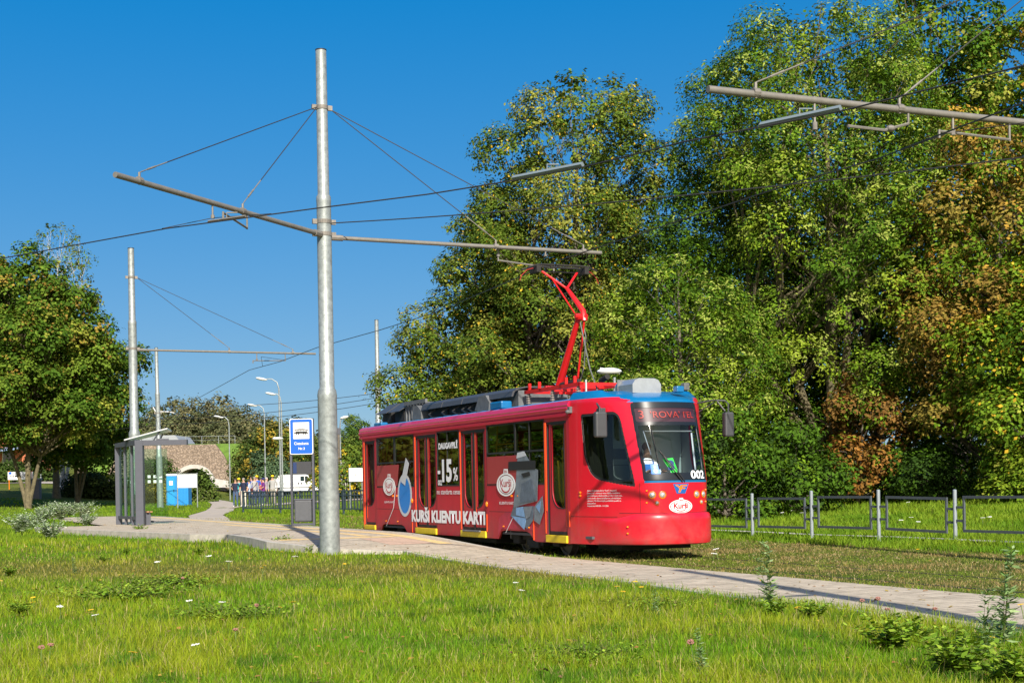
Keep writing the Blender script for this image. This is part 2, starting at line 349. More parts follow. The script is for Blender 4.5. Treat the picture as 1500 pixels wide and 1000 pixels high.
def tree(name, base, H, prof, label, group=None, pal=None, nb=60, spr=26, per=9, leaf=.14, lw=.55, br=(.6, 1.0), lean=(0, 0), tr=.22,
         stems=((0, 0),), bark=None, back=.45, open_=0.0, tips=None, fleck=None, topc=None, hollow=0, hb=.12, lump=.22, droop=.25, cat='tree', low=None, seedn=1, limbs=True):
    global rng
    rng = np.random.default_rng(seedn)
    bark = bark or BARK
    x0, y0 = base; z0 = gz(x0, y0)-.1
    root = empty(name, (x0, y0, z0), 0, label, cat, group)
    hs_ = np.array([p[0] for p in prof]); rs_ = np.array([p[1] for p in prof]); cx_ = np.array([p[2] if len(p) > 2 else 0 for p in prof])
    # boughs
    K = nb; area = np.interp(np.linspace(0, 1, 200), hs_, rs_); cdf = np.cumsum(area**1.2*(np.linspace(0, 1, 200) >= hs_[0])); cdf /= cdf[-1]
    B = []; tries = 0
    ph = rng.uniform(0, 6.28, 6)
    while len(B) < K and tries < K*60:
        tries += 1
        h = np.interp(rng.random(), cdf, np.linspace(0, 1, 200)); a = rng.uniform(0, 2*np.pi)
        rmax = np.interp(h, hs_, rs_)*(1+lump*(math.sin(2*a+ph[0]+h*5)*.5+math.sin(3*a+ph[1]-h*9)*.4+math.sin(h*23+ph[2]+a)*.35))
        if hollow and .12 < h < .62 and rng.random() < hollow*math.sin((h-.12)/.5*math.pi)**.5: continue
        rr = rmax*math.sqrt(rng.uniform(.22, 1))
        c = np.array([np.interp(h, hs_, cx_)+rr*math.cos(a), rr*math.sin(a)*.9, h*H])
        rb = rng.uniform(*br)
        if all(np.linalg.norm((c-b[0])*[1, 1, 1.2]) > .74*(rb+b[1]) for b in B) or tries > K*40: B.append((c, rb, a, h, rr/max(.01, rmax)))
    # wood
    mb = MB(); S = []
    for si, (sx, sy) in enumerate(stems):
        hh = H*(.88 if si == 0 else rng.uniform(.6, .8)); w0 = tr*(1 if si == 0 else .7)
        pts = []; rr = []
        for i in range(13):
            f = i/12; sw = .12*math.sin(f*5+si*2+ph[3])*f*H/10
            px_ = sx*(min(1, f*2.2))+np.interp(f*hh/H, hs_, cx_)*f+sw+lean[0]*f; py_ = sy*(min(1, f*2.2))+.6*sw+lean[1]*f
            pts.append((px_+(0 if i else 0), py_, f*hh)); rr.append(w0*(1-f)**.8+.012+(w0*.35 if i == 0 else 0))
        mb.tube(pts, rr, 9); S.append((pts, rr))
    if limbs:
        for c, rb, a, h, q in B:
            pts, rr = S[int(rng.integers(0, len(S)))]
            zz = max(hb*H, c[2]-max(.5, 1.05*math.hypot(c[0], c[1]))*rng.uniform(.5, .95)); k = min(11, max(0, int(zz/pts[-1][2]*12)))
            p0 = Vector(pts[k]); p0.z = max(p0.z, .1); p2 = Vector(c); mid = (p0+p2)/2+Vector((rng.normal(0, .2), rng.normal(0, .2), rng.uniform(-.1, .5)*(p2-p0).length*.25))
            r0 = min(rr[k]*.55, .02+.012*(p2-p0).length)
            Q = []; Rr = []
            for i in range(7):
                f = i/6; Q.append(p0*(1-f)**2+mid*2*f*(1-f)+p2*f*f); Rr.append(r0*(1-f)+.008)
            mb.tube(Q, Rr, 5, cap=False)
            for j in range(3):
                d = Vector(rng.normal(0, 1, 3)); d.z = abs(d.z)*.4; d.normalize(); e = p2+d*rb*.9
                mb.tube([Q[4], (Q[4]+e)/2+Vector((0, 0, .1)), e], [.014, .010, .005], 4, cap=False)
    mb.build('trunk', bark, root, smooth=True)
    # leaves
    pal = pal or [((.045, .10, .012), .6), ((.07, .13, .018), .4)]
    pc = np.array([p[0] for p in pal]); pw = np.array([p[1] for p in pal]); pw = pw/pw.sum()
    CC = []; NN = []; KK = []; SS = []
    for c, rb, a, h, q in B:
        isback = c[1] > .35*np.interp(h, hs_, rs_)
        ns = int(spr*DENS*(rb/np.mean(br))**2*(back if isback else 1)*rng.uniform(.75, 1.25)); 
        d = unit(rng.normal(0, 1, (ns, 3))+np.array([math.cos(a)*.5, math.sin(a)*.5, .55])); rad = rb*rng.uniform(.62, 1.12, (ns, 1))
        P = c+d*rad*np.array([1.15, 1.15, .8])
        base_i = rng.choice(len(pc), p=pw)
        for i in range(ns):
            m = max(2, int(per*rng.uniform(.6, 1.4)))
            sd_ = d[i]*.8+np.array([0, 0, -droop])+rng.normal(0, .35, 3); sd_ /= np.linalg.norm(sd_)
            f = rng.random((m, 1)); sl_ = rb*.42
            pt = P[i]+sd_*f*sl_+rng.normal(0, leaf*.75, (m, 3))
            ci = base_i if rng.random() < .55 else rng.choice(len(pc), p=pw)
            cc = np.tile(pc[ci], (m, 1))*rng.uniform(.75, 1.25)
            if tips is not None and d[i][2] > -.2 and rng.random() < tips[1]: cc = np.tile(np.array(tips[0]), (m, 1))*rng.uniform(.8, 1.15)
            if topc is not None and rng.random() < topc[1]*h*h: cc = np.tile(np.array(topc[0]), (m, 1))*rng.uniform(.8, 1.2)
            if fleck is not None: cc = np.where(rng.random((m, 1)) < fleck[1], np.array([fleck[0]]), cc)
            cc = cc*rng.uniform(.8, 1.2, (m, 1))
            CC.append(pt); NN.append(np.tile(d[i], (m, 1))); KK.append(cc); SS.append(np.full(m, leaf*(1.5 if isback else 1)))
    CC = np.concatenate(CC); NN = np.concatenate(NN); KK = np.concatenate(KK); SS = np.concatenate(SS)
    o = leafcloud(CC, NN, SS, lw, KK, 'crown', root)
    return root, len(CC)
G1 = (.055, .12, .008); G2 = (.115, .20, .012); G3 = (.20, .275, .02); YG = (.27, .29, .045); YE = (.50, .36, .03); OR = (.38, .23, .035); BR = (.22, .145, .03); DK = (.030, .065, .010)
NL = 0
def T(*a, **k):
    global NL
    r, n = tree(*a, **k); NL += n; return r
GT = 'tall trees behind the tram'
# the tall ash filling the right
T('ash_tree', (11.6, 52), 17.1, [(.2, 3.2, -.5), (.38, 4.4, -.4), (.6, 4.9, -.4), (.8, 4.5, -.5), (.93, 3.3, -.7), (1, 1.6, -.8)],
  'tallest broad green ash with pale seed clusters, behind the railing right of the tram', GT, [(G1, .45), (G2, .4), (G3, .15)], nb=112, spr=46, per=12, leaf=.135, lw=.45, lump=.13, hollow=.86,
  br=(.7, 1.25), stems=((0, 0), (1.3, .3), (-1.7, -.2), (.5, -.6), (-2.9, .2)), tr=.27, tips=((.27, .33, .06), .26), hb=.1, seedn=3, droop=.45, bark=BARKL)
T('ash_tree', (5.6, 47.5), 8.6, [(.15, 2.1, 0), (.45, 2.7, 0), (.75, 2.1, -.1), (1, .7, -.2)],
  'smaller ash with pale green leaf tips, directly behind the tram roof and cab', GT, [(G1, .4), (G2, .45), (G3, .15)], nb=44, spr=42, per=11, leaf=.13, lw=.42, br=(.55, 1.0),
  tr=.16, tips=((.27, .33, .06), .30), stems=((0, 0), (.5, .2)), seedn=5, droop=.45)
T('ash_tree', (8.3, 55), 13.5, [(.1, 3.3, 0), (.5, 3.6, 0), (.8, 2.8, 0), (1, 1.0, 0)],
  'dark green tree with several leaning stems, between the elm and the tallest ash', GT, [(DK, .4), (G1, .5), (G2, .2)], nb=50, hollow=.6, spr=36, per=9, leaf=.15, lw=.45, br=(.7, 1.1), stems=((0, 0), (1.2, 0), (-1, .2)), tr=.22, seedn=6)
# elm / lime pair left of the ash
PE = [((.085, .14, .014), .35), ((.13, .18, .022), .3), ((.22, .235, .04), .2), ((.05, .09, .012), .25)]
KE = dict(fleck=((.55, .36, .03), .035))
T('elm_tree', (3.4, 60), 17.3, [(.16, 4.0, -1.8), (.35, 4.5, -1.9), (.55, 4.1, -1.3), (.75, 3.5, -.7), (.9, 2.8, -.3), (1, 1.4, -.1)],
  'tall elm with yellow specked olive leaves, rising above the pantograph', GT, PE, nb=130, spr=40, per=11, leaf=.125, lw=.65, br=(.6, 1.05), stems=((0, 0), (1.0, 0), (-1.5, .3)), tr=.3, hb=.15, seedn=8, lump=.35, **KE)
T('elm_tree', (-1.2, 61), 13.4, [(.1, 2.9, -.1), (.3, 3.0, 0), (.55, 2.5, .2), (.8, 1.6, .4), (1, .5, .5)],
  'lower elm with ragged left edge, standing beyond the rear of the tram', GT, PE, nb=80, spr=38, per=11, leaf=.125, lw=.65, br=(.55, 1.0), stems=((0, 0), (.9, 0)), tr=.2, hb=.08, seedn=9, lump=.35, **KE)
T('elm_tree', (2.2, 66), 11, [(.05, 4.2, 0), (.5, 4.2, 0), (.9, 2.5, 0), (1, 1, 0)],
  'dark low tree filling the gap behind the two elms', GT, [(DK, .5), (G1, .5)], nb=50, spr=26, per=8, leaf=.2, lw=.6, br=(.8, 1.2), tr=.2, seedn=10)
# right side
T('maple_tree', (18.6, 61), 22.5, [(.6, 2.4, -.6), (.75, 3.2, -.8), (.9, 2.8, -.9), (1, 1.4, -.9)],
  'tall thin maple with bare grey branches showing, at the top right corner', GT, [(G1, .5), (G2, .3), (YG, .16), (OR, .05)], nb=30, spr=22, per=9, leaf=.17, lw=.8, br=(.6, 1.0), tr=.32, hb=.55,
  stems=((0, 0), (.9, 0), (-.8, 0), (1.6, .4)), seedn=12, lump=.5)
T('maple_tree', (22.0, 60), 20.0, [(.45, 1.8, 0), (.7, 2.4, 0), (.9, 1.8, 0), (1, .8, 0)],
  'slender yellowing maple at the right edge above the rusty tree', GT, [(G2, .4), (YG, .3), (OR, .12), (G1, .2)], nb=34, spr=30, per=9, leaf=.16, lw=.8, br=(.55, .95), tr=.2, hb=.4, seedn=17)
T('chestnut_tree', (16.2, 48.6), 12.0, [(.2, 2.2, 0), (.45, 2.9, 0), (.75, 2.6, .2), (1, 1.1, .5)],
  'rusty orange and brown autumn tree right of the tallest ash', GT, [(OR, .22), (BR, .22), ((.24, .19, .035), .30), (G2, .28)], nb=64, spr=36, per=9, leaf=.15, lw=.6, br=(.6, 1.0), tr=.2, seedn=13)
T('lime_tree', (16.6, 45.5), 8.3, [(.08, 2.2, .2), (.4, 2.5, .3), (.7, 2.0, .4), (1, .7, .6)],
  'yellow specked green tree at the right edge behind the railing', GT, [(G2, .4), (G3, .25), (YG, .12), (G1, .25)], fleck=((.55, .36, .03), .07), nb=58, spr=36, per=9, leaf=.14, lw=.7, br=(.5, .95), tr=.14, seedn=14)
T('young_chestnut', (11.6, 49.3), 4.3, [(.15, 1.0, .3), (.5, 1.2, .3), (.85, .8, .3), (1, .4, .3)],
  'small rust brown tree in front of the thick trunk behind the railing', GT, [((.25, .12, .025), .2), ((.17, .095, .025), .3), ((.17, .15, .025), .25), (G2, .3)], nb=15, spr=24, per=8, leaf=.14, lw=.6, br=(.35, .6), tr=.05, seedn=15)
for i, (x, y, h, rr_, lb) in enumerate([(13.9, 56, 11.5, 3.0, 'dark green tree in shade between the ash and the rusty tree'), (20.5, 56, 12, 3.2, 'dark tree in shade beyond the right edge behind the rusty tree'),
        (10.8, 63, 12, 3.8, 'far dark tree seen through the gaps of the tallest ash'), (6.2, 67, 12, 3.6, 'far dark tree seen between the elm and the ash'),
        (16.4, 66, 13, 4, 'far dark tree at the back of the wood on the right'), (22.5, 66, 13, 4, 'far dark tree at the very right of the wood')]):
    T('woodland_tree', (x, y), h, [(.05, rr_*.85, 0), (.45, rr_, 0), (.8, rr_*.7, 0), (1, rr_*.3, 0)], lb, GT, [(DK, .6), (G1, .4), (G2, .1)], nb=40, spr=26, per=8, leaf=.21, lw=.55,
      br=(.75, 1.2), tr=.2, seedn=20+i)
GU = 'undergrowth under the tall trees'  # dark tones among these leaves stand in for shade under the crowns
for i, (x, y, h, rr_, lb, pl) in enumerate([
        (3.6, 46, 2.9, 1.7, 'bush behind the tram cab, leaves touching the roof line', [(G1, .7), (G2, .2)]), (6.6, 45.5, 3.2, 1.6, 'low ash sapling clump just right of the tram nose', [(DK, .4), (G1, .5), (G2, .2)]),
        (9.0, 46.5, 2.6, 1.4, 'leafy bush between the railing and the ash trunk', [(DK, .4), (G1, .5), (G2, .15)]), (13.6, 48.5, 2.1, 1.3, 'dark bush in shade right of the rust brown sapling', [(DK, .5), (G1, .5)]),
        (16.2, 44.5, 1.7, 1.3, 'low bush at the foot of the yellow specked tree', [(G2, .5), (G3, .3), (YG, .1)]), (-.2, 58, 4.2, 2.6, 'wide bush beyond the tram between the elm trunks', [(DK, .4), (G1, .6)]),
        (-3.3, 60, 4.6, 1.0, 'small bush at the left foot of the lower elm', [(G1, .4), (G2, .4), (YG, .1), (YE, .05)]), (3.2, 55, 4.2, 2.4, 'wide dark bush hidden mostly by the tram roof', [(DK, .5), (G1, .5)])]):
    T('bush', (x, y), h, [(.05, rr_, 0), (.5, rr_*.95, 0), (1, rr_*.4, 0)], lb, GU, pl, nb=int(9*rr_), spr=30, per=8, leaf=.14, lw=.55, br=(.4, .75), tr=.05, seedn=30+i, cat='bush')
# left maples
PM = [((.06, .11, .012), .45), ((.115, .165, .02), .35), ((.20, .215, .03), .17), ((.24, .15, .03), .05)]
GMP = 'maples on the left lawn'
PM = [((.055, .115, .010), .5), ((.11, .175, .018), .35), ((.20, .225, .03), .14), ((.22, .15, .03), .02)]
kw = dict(pal=PM, leaf=.21, lw=.85, per=10, bark=BARKL, hb=.24, topc=((.24, .17, .03), .12))
T('maple_tree', (-33.0, 100), 17.2, [(.29, 3.8, 0), (.42, 5.7, .2), (.6, 5.8, 0), (.8, 4.5, -.5), (1, 1.8, -1)], 'round maple with forked trunk, browning at the top, largest on the left lawn', GMP, nb=120, spr=34, br=(.8, 1.35),
  stems=((0, 0), (-1.6, .3), (1.2, .2)), tr=.2, seedn=40, **kw)
T('maple_tree', (-38.2, 106), 16.8, [(.40, 4.3, 0), (.5, 5.5, 0), (.8, 4.4, 0), (1, 1.8, 0)], 'maple cut by the left edge of the picture', GMP, nb=80, spr=28, br=(.8, 1.35), tr=.17, seedn=41, **kw)
T('maple_tree', (-32.6, 110), 13.2, [(.25, 2.6, -.2), (.45, 3.3, 0), (.8, 2.6, 0), (1, 1.0, 0)], 'lower dense maple behind the bus shelter, its crown nearest the tall left pole', GMP, nb=66, spr=28, br=(.8, 1.3), stems=((0, 0), (.5, .4), (1.2, .2)), tr=.15, seedn=42, **kw)
T('maple_tree', (-38.5, 124), 12, [(.38, 3.4, 0), (.5, 4.6, 0), (1, 1.5, 0)], 'dark maple standing in shade behind the forked trunk', GMP, nb=40, spr=22, br=(.9, 1.4), tr=.3, seedn=43, **kw)
for i, (x, y, h, lb) in enumerate([(-30, 46, 11, 'tree outside the left edge, nearest the platform, mirrored in the tram windows'), (-41, 60, 13, 'tree outside the left edge, middle one of the mirrored row'), (-38, 33, 12, 'tree far outside the left edge, mirrored in the cab side window'), (-52, 44, 14, 'tree outside the left edge, behind the one mirrored in the cab window'), (-52, 80, 15, 'tree outside the left edge, farthest of the mirrored row'), (-32.5, 69, 15, 'tree outside the left edge, closest to the lawn behind the shelter')]):
    T('maple_tree', (x, y), h, [(.12, 4.2, 0), (.5, 5.0, 0), (.8, 3.6, 0), (1, 1.4, 0)], lb, GMP, nb=44, spr=16, br=(.9, 1.4), tr=.3, seedn=140+i, **dict(kw, leaf=.34))  # unseen trees, added so the tram windows mirror dark foliage
T('birch_tree', (-39.8, 130), 24.6, [(.6, 2.0, 0), (.8, 2.3, .2), (.93, 1.7, .3), (1, .7, .2)], 'birch top with white stems rising above the round maple', 'birches', [((.10, .13, .025), .7), (G2, .3)], nb=24, spr=9, per=5, leaf=.2, lw=.6,
  br=(.5, .9), tr=.22, bark=BIRCH, stems=((0, 0), (-1.6, 0), (1.8, 0)), seedn=44, droop=.8, hb=.6)
# far trees
FG = [((.12, .13, .055), .4), ((.16, .15, .07), .35), ((.09, .11, .045), .25)]
GF = 'distant trees on the embankment'
for i, (px_, Y, h, rr_, lb, pl) in enumerate([
    (268, 235, 9.8, 5.0, 'rounded olive brown tree above the stone tunnel face', FG), (330, 240, 10.0, 4.2, 'narrower olive tree left of the first lamp post', FG), (302, 246, 6.6, 4.0, 'low tree between the two olive trees', FG),
    (236, 228, 7.2, 4.0, 'brown tree close behind the second left pole', FG), (212, 222, 5.0, 3.5, 'small tree between the two left poles', FG), (360, 225, 9.0, 4.5, 'tree between the first and second lamp posts', FG),
    (385, 215, 8.8, 4.6, 'tree behind the second lamp post', FG), (418, 205, 9.4, 3.6, 'yellowing tree near the tram stop sign', [((.10, .12, .03), .5), ((.22, .17, .03), .4)]),
    (455, 205, 7.5, 4.0, 'tree hidden mostly by the tram stop sign', FG), (190, 235, 6.0, 4, 'far tree at the edge of the maple', FG), (500, 200, 5.5, 3.5, 'far tree right of the large pole', FG)]):
    T('distant_tree', ((px_-750)/2150*Y, Y), h*.98, [(.1, rr_*.8, 0), (.5, rr_, 0), (.8, rr_*.75, 0), (1, rr_*.35, 0)], lb, GF, pl, nb=40, spr=20, per=6, leaf=.38, lw=.7, br=(.9, 1.6), tr=.25, seedn=50+i, limbs=False, lump=.3)
GB = 'bushes at the foot of the embankment'
for i, (px_, Y, h, rr_, lb, pl) in enumerate([
    (374, 160, 5.8, 2.2, 'broad bush right of the grass slope', [((.06, .10, .015), .5), ((.10, .13, .03), .3), ((.2, .18, .03), .15)]), (388, 158, 6.6, 2.4, 'tall bush behind the standing group', [((.05, .085, .015), .5), ((.10, .12, .03), .4)]),
    (412, 156, 7.0, 2.8, 'yellow tinted bush behind the van', [((.10, .13, .02), .4), ((.30, .22, .03), .35), ((.05, .085, .015), .3)]), (434, 162, 5.6, 3.0, 'bush behind the tram stop sign', [((.05, .085, .015), .6), ((.10, .12, .03), .4)]),
    (462, 160, 5.2, 2.8, 'bush above the cab of the van', [((.05, .085, .015), .6), ((.10, .12, .03), .4)]), (398, 148, 4.2, 1.7, 'blue green willow bush behind the van', [((.08, .13, .06), 1)]),
    (500, 120, 3.6, 1.6, 'yellow flowering bush by the stone wall', [((.12, .17, .02), .6), (YE, .15)]), (520, 90, 2.6, 1.2, 'light green bush beside the tram rear', [((.10, .16, .02), .6), (YE, .1)]),
    (295, 122, 2.3, .95, 'rounded bush right of the blue toilet', [((.06, .10, .015), .7), ((.10, .13, .03), .3)]), (240, 118, 1.2, 1.0, 'low golden bush at the foot of the second left pole', [((.25, .2, .03), 1)]),
    (232, 140, 3.0, 1.6, 'dark bush behind the golden bush', [((.04, .07, .012), 1)]), (215, 142, 3.2, 1.6, 'dark bush seen through the shelter glass', [((.04, .07, .012), 1)]),
    (122, 128, 2.0, 1.3, 'clipped dark hedge bush left of the shelter', [((.03, .05, .012), 1)]), (150, 128, 2.0, 1.5, 'clipped hedge bush touching the shelter', [((.05, .075, .015), 1)]), (10, 150, 1.6, 2.0, 'low clipped hedge by the brick building', [((.05, .085, .015), 1)]), (34, 152, 1.6, 2.0, 'low clipped hedge under the blue awning', [((.05, .085, .015), 1)])]):
    T('bush', ((px_-750)/2150*Y, Y), h, [(.05, rr_, 0), (.5, rr_, 0), (1, rr_*.5, 0)], lb, GB, pl, nb=max(8, int(10*rr_)), spr=22, per=7, leaf=.12+Y/1000, lw=.7, br=(.5, .9) if rr_ < 2.2 else (.8, 1.3), tr=.05, seedn=70+i, cat='bush', limbs=False)
for i, (px_, Y, h) in enumerate([(509, 120, 5.6), (522, 121, 6.2), (534, 122, 5.4)]):
    T('thuja_tree', ((px_-750)/2150*Y, Y), h, [(.02, .75, 0), (.4, .7, 0), (.8, .35, 0), (1, .1, 0)], ['left thuja column of three behind the tram rear', 'middle and tallest thuja column behind the tram rear', 'right thuja column partly behind the tram rear'][i], 'thuja columns',
      [((.06, .12, .02), .6), ((.12, .17, .03), .4)], nb=34, spr=26, per=7, leaf=.16, lw=.5, br=(.3, .45), tr=.08, seedn=90+i, droop=-.6, limbs=False)
print('leaves', NL)


# ------------------------------------------------------------------ grass
def in_paving(x, y):
    d, t = dt(x, y)
    if -1.55 > d > lerp_tab(NT, t)+.06 and -34 < t < 46: return True
    return False
PATHP = [(-11.5, 56), (-13.8, 66), (-15.6, 78), (-17.4, 88), (-20.5, 104), (-25, 124)]
def near_path(x, y):
    for (a, b) in zip(PATHP, PATHP[1:]):
        L2 = (b[0]-a[0])**2+(b[1]-a[1])**2; k = max(0, min(1, ((x-a[0])*(b[0]-a[0])+(y-a[1])*(b[1]-a[1]))/L2))
        if math.hypot(x-a[0]-k*(b[0]-a[0]), y-a[1]-k*(b[1]-a[1])) < .8: return True
    return False
def grass(name, n, ya, yb, hfun, wbase, colfun, xl, xr, accept, pw=1.5, bend=.5, seedn=5):
    g = np.random.default_rng(seedn)
    u = g.random(n); e = 1-pw
    Y = ((ya**e)+(yb**e-ya**e)*u)**(1/e)
    X = xl(Y)+(xr(Y)-xl(Y))*g.random(n)
    keep = np.array([accept(x, y) for x, y in zip(X, Y)]); X = X[keep]; Y = Y[keep]; n = len(X)
    Z = np.array([gz(x, y) for x, y in zip(X, Y)])
    nzv = np.array([noise.noise(Vector((x*.45, y*.45, 3))) for x, y in zip(X, Y)]); nz2 = np.array([noise.noise(Vector((x*1.7, y*1.7, 9))) for x, y in zip(X, Y)])
    H = hfun(X, Y, nzv, nz2, g); W = wbase*(.6+.6*g.random(n))*np.maximum(1, Y/14)
    a = g.uniform(0, 2*np.pi, n); side = np.stack([np.cos(a), np.sin(a), np.zeros(n)], 1)*(W/2)[:, None]
    la = g.uniform(0, 2*np.pi, n); ln = np.stack([np.cos(la), np.sin(la), np.zeros(n)], 1)*(H*bend*g.random(n))[:, None]
    P = np.stack([X, Y, Z-.01], 1); up = np.zeros((n, 3)); up[:, 2] = H
    V = np.empty((n, 6, 3)); V[:, 0] = P-side; V[:, 1] = P+side; V[:, 2] = P+side*.85+up*.55+ln*.3; V[:, 3] = P-side*.85+up*.55+ln*.3
    V[:, 4] = P+side*.12+up*.95+ln; V[:, 5] = P-side*.12+up*.95+ln
    idx = np.arange(n)[:, None]*6; Q = np.concatenate([idx+np.array([[0, 1, 2, 3]]), idx+np.array([[3, 2, 4, 5]])], 0)
    C = colfun(X, Y, nzv, nz2, g)
    o = npmesh(name, V.reshape(-1, 3), Q, GRASSM, None, np.repeat(C, 6, axis=0)); o['kind'] = 'stuff'; return o
def band(Y, a, b, s): return 1/(1+np.exp(-(Y-a)/s))*(1-1/(1+np.exp(-(Y-b)/s)))
def olive_band(X, Y):         # the mown strip of the overgrown loop track
    c = 24.0-.33*X; return np.exp(-((Y-c)/2.4)**2)
def hf(X, Y, n1, n2, g):
    b = olive_band(X, Y); H = (.075+.05*np.clip(n1+.2, 0, 1)+.05*np.clip(n2, 0, 1))*(1-.45*b)*(.55+.9*g.random(len(X)))
    return H*np.where(g.random(len(X)) < .02, 1.9, 1)
def cf(X, Y, n1, n2, g):
    n = len(X); A = np.array([.14, .31, .012]); B = np.array([.33, .39, .025]); Cc = np.array([.10, .22, .015]); S = np.array([.48, .40, .16]); O = np.array([.26, .22, .05])
    k = np.clip(.5+n1*1.2+.3*n2+g.normal(0, .3, n), 0, 1)[:, None]; c = A*(1-k)+B*k
    k2 = np.clip((-n2-.12+g.normal(0, .12, n))*4, 0, 1)[:, None]; c = c*(1-k2)+Cc*k2
    b = (olive_band(X, Y)*.85)[:, None]; c = c*(1-b)+O*b
    s = (g.random(n) < .09+.1*b[:, 0])[:, None]; c = np.where(s, S, c)
    return c*g.uniform(.5, 1.3, (n, 1))
acc = lambda x, y: (not in_paving(x, y)) and dt(x, y)[0] < -1.5
grass('lawn_grass', 430000, 7.5, 40, hf, .0062, cf, lambda Y: -.40*Y-1.5, lambda Y: .40*Y+1.5, acc, 1.7, .7, 5)
def tf_h(X, Y, n1, n2, g): return (.035+.03*np.clip(n1, 0, 1)+.02*np.clip(n2, 0, 1))*(.5+g.random(len(X)))
def tf_c(X, Y, n1, n2, g):
    n = len(X); A = np.array([.17, .24, .03]); B = np.array([.33, .25, .10]); k = np.clip(.5+n1*1.6+n2*1.4+g.normal(0, .25, n), 0, 1)[:, None]
    c = A*(1-k)+B*k; s = (g.random(n) < .14)[:, None]; c = np.where(s, np.array([.42, .34, .18]), c); return c*g.uniform(.7, 1.25, (n, 1))
def acc_t(x, y):
    d, t = dt(x, y)
    return -1.5 < d < 6.2 and not (abs(abs(d)-.762) < .05)
grass('track_grass', 130000, 13, 60, tf_h, .009, tf_c, lambda Y: OX-(Y-OY)*.45-4, lambda Y: OX-(Y-OY)*.45+9, acc_t, 1.3, 1.2, 6)
def vg_h(X, Y, n1, n2, g): return (.13+.12*np.clip(n1, 0, 1)+.06*n2)*(.5+.8*g.random(len(X)))
def vg_c(X, Y, n1, n2, g):
    n = len(X); A = np.array([.12, .24, .015]); B = np.array([.22, .32, .025]); k = np.clip(.5+n1+g.normal(0, .25, n), 0, 1)[:, None]; c = A*(1-k)+B*k
    return c*g.uniform(.75, 1.25, (n, 1))
def acc_v(x, y):
    d, t = dt(x, y); return d > 5.4 and not (7.22 < d < 7.66 and t < 18.5)
grass('verge_grass', 120000, 20, 58, vg_h, .010, vg_c, lambda Y: Y*.02, lambda Y: .40*Y+2, acc_v, 1.6, .8, 7)
def fg_h(X, Y, n1, n2, g): return (.10+.10*np.clip(n1, 0, 1))*(.5+.8*g.random(len(X)))
acc_f = lambda x, y: (not in_paving(x, y)) and (not near_path(x, y)) and not (60 < y < 0) and dt(x, y)[0] < (-1.5 if y < 50 else 99) and not (y > 84 and -14 < x < 12)
grass('far_lawn_grass', 60000, 38, 120, fg_h, .008, vg_c, lambda Y: -.40*Y-1, lambda Y: 0*Y-1.0, acc_f, 1.4, .6, 8)

# fallen leaves lying on the lawn, the walkway and the track
g = np.random.default_rng(77); n = 2600
Yf = 9+g.random(n)**1.6*50; Xf = (g.random(n)-.45)*.9*Yf; Cf = np.array([(x, y, (pz(*dt(x, y)) if in_paving(x, y) else gz(x, y)+.05)+.008) for x, y in zip(Xf, Yf)])
colf = np.array([(.42, .24, .05), (.30, .15, .05), (.22, .14, .07), (.45, .33, .06)])[g.integers(0, 4, n)]*g.uniform(.7, 1.2, (n, 1))
o = leafcloud(Cf, np.tile(np.array([0., 0, 1]), (n, 1)), np.full(n, .055), .75, colf, 'fallen_leaves', up=1.5); o['kind'] = 'stuff'
# ------------------------------------------------------------------ plates with holes, lettering
def plate(outer, holes, th, name, m, parent=None, tf=None, smooth_=False):
    """2-D outline with holes, filled and given a thickness; tf maps (u, v, w) to 3-D"""
    cu = bpy.data.curves.new('tmp', 'CURVE'); cu.dimensions = '2D'; cu.fill_mode = 'BOTH'; cu.extrude = th/2
    for poly in [outer]+list(holes):
        sp = cu.splines.new('POLY'); sp.points.add(len(poly)-1)
        for i, p in enumerate(poly): sp.points[i].co = (p[0], p[1], 0, 1)
        sp.use_cyclic_u = True
    o = bpy.data.objects.new('tmp', cu); COL.objects.link(o)
    dg = bpy.context.evaluated_depsgraph_get(); me = bpy.data.meshes.new_from_object(o.evaluated_get(dg))
    bpy.data.objects.remove(o); bpy.data.curves.remove(cu)
    me.name = name; me.materials.clear(); me.materials.append(m)
    tf = tf or (lambda u, v, w: (u, -w, v))
    for v in me.vertices: v.co = Vector(tf(*v.co))
    bm = bmesh.new(); bm.from_mesh(me); bmesh.ops.remove_doubles(bm, verts=bm.verts[:], dist=1e-5); bmesh.ops.recalc_face_normals(bm, faces=bm.faces[:]); bm.to_mesh(me); bm.free()
    ob = bpy.data.objects.new(name, me); COL.objects.link(ob)
    if parent: ob.parent = parent
    return ob
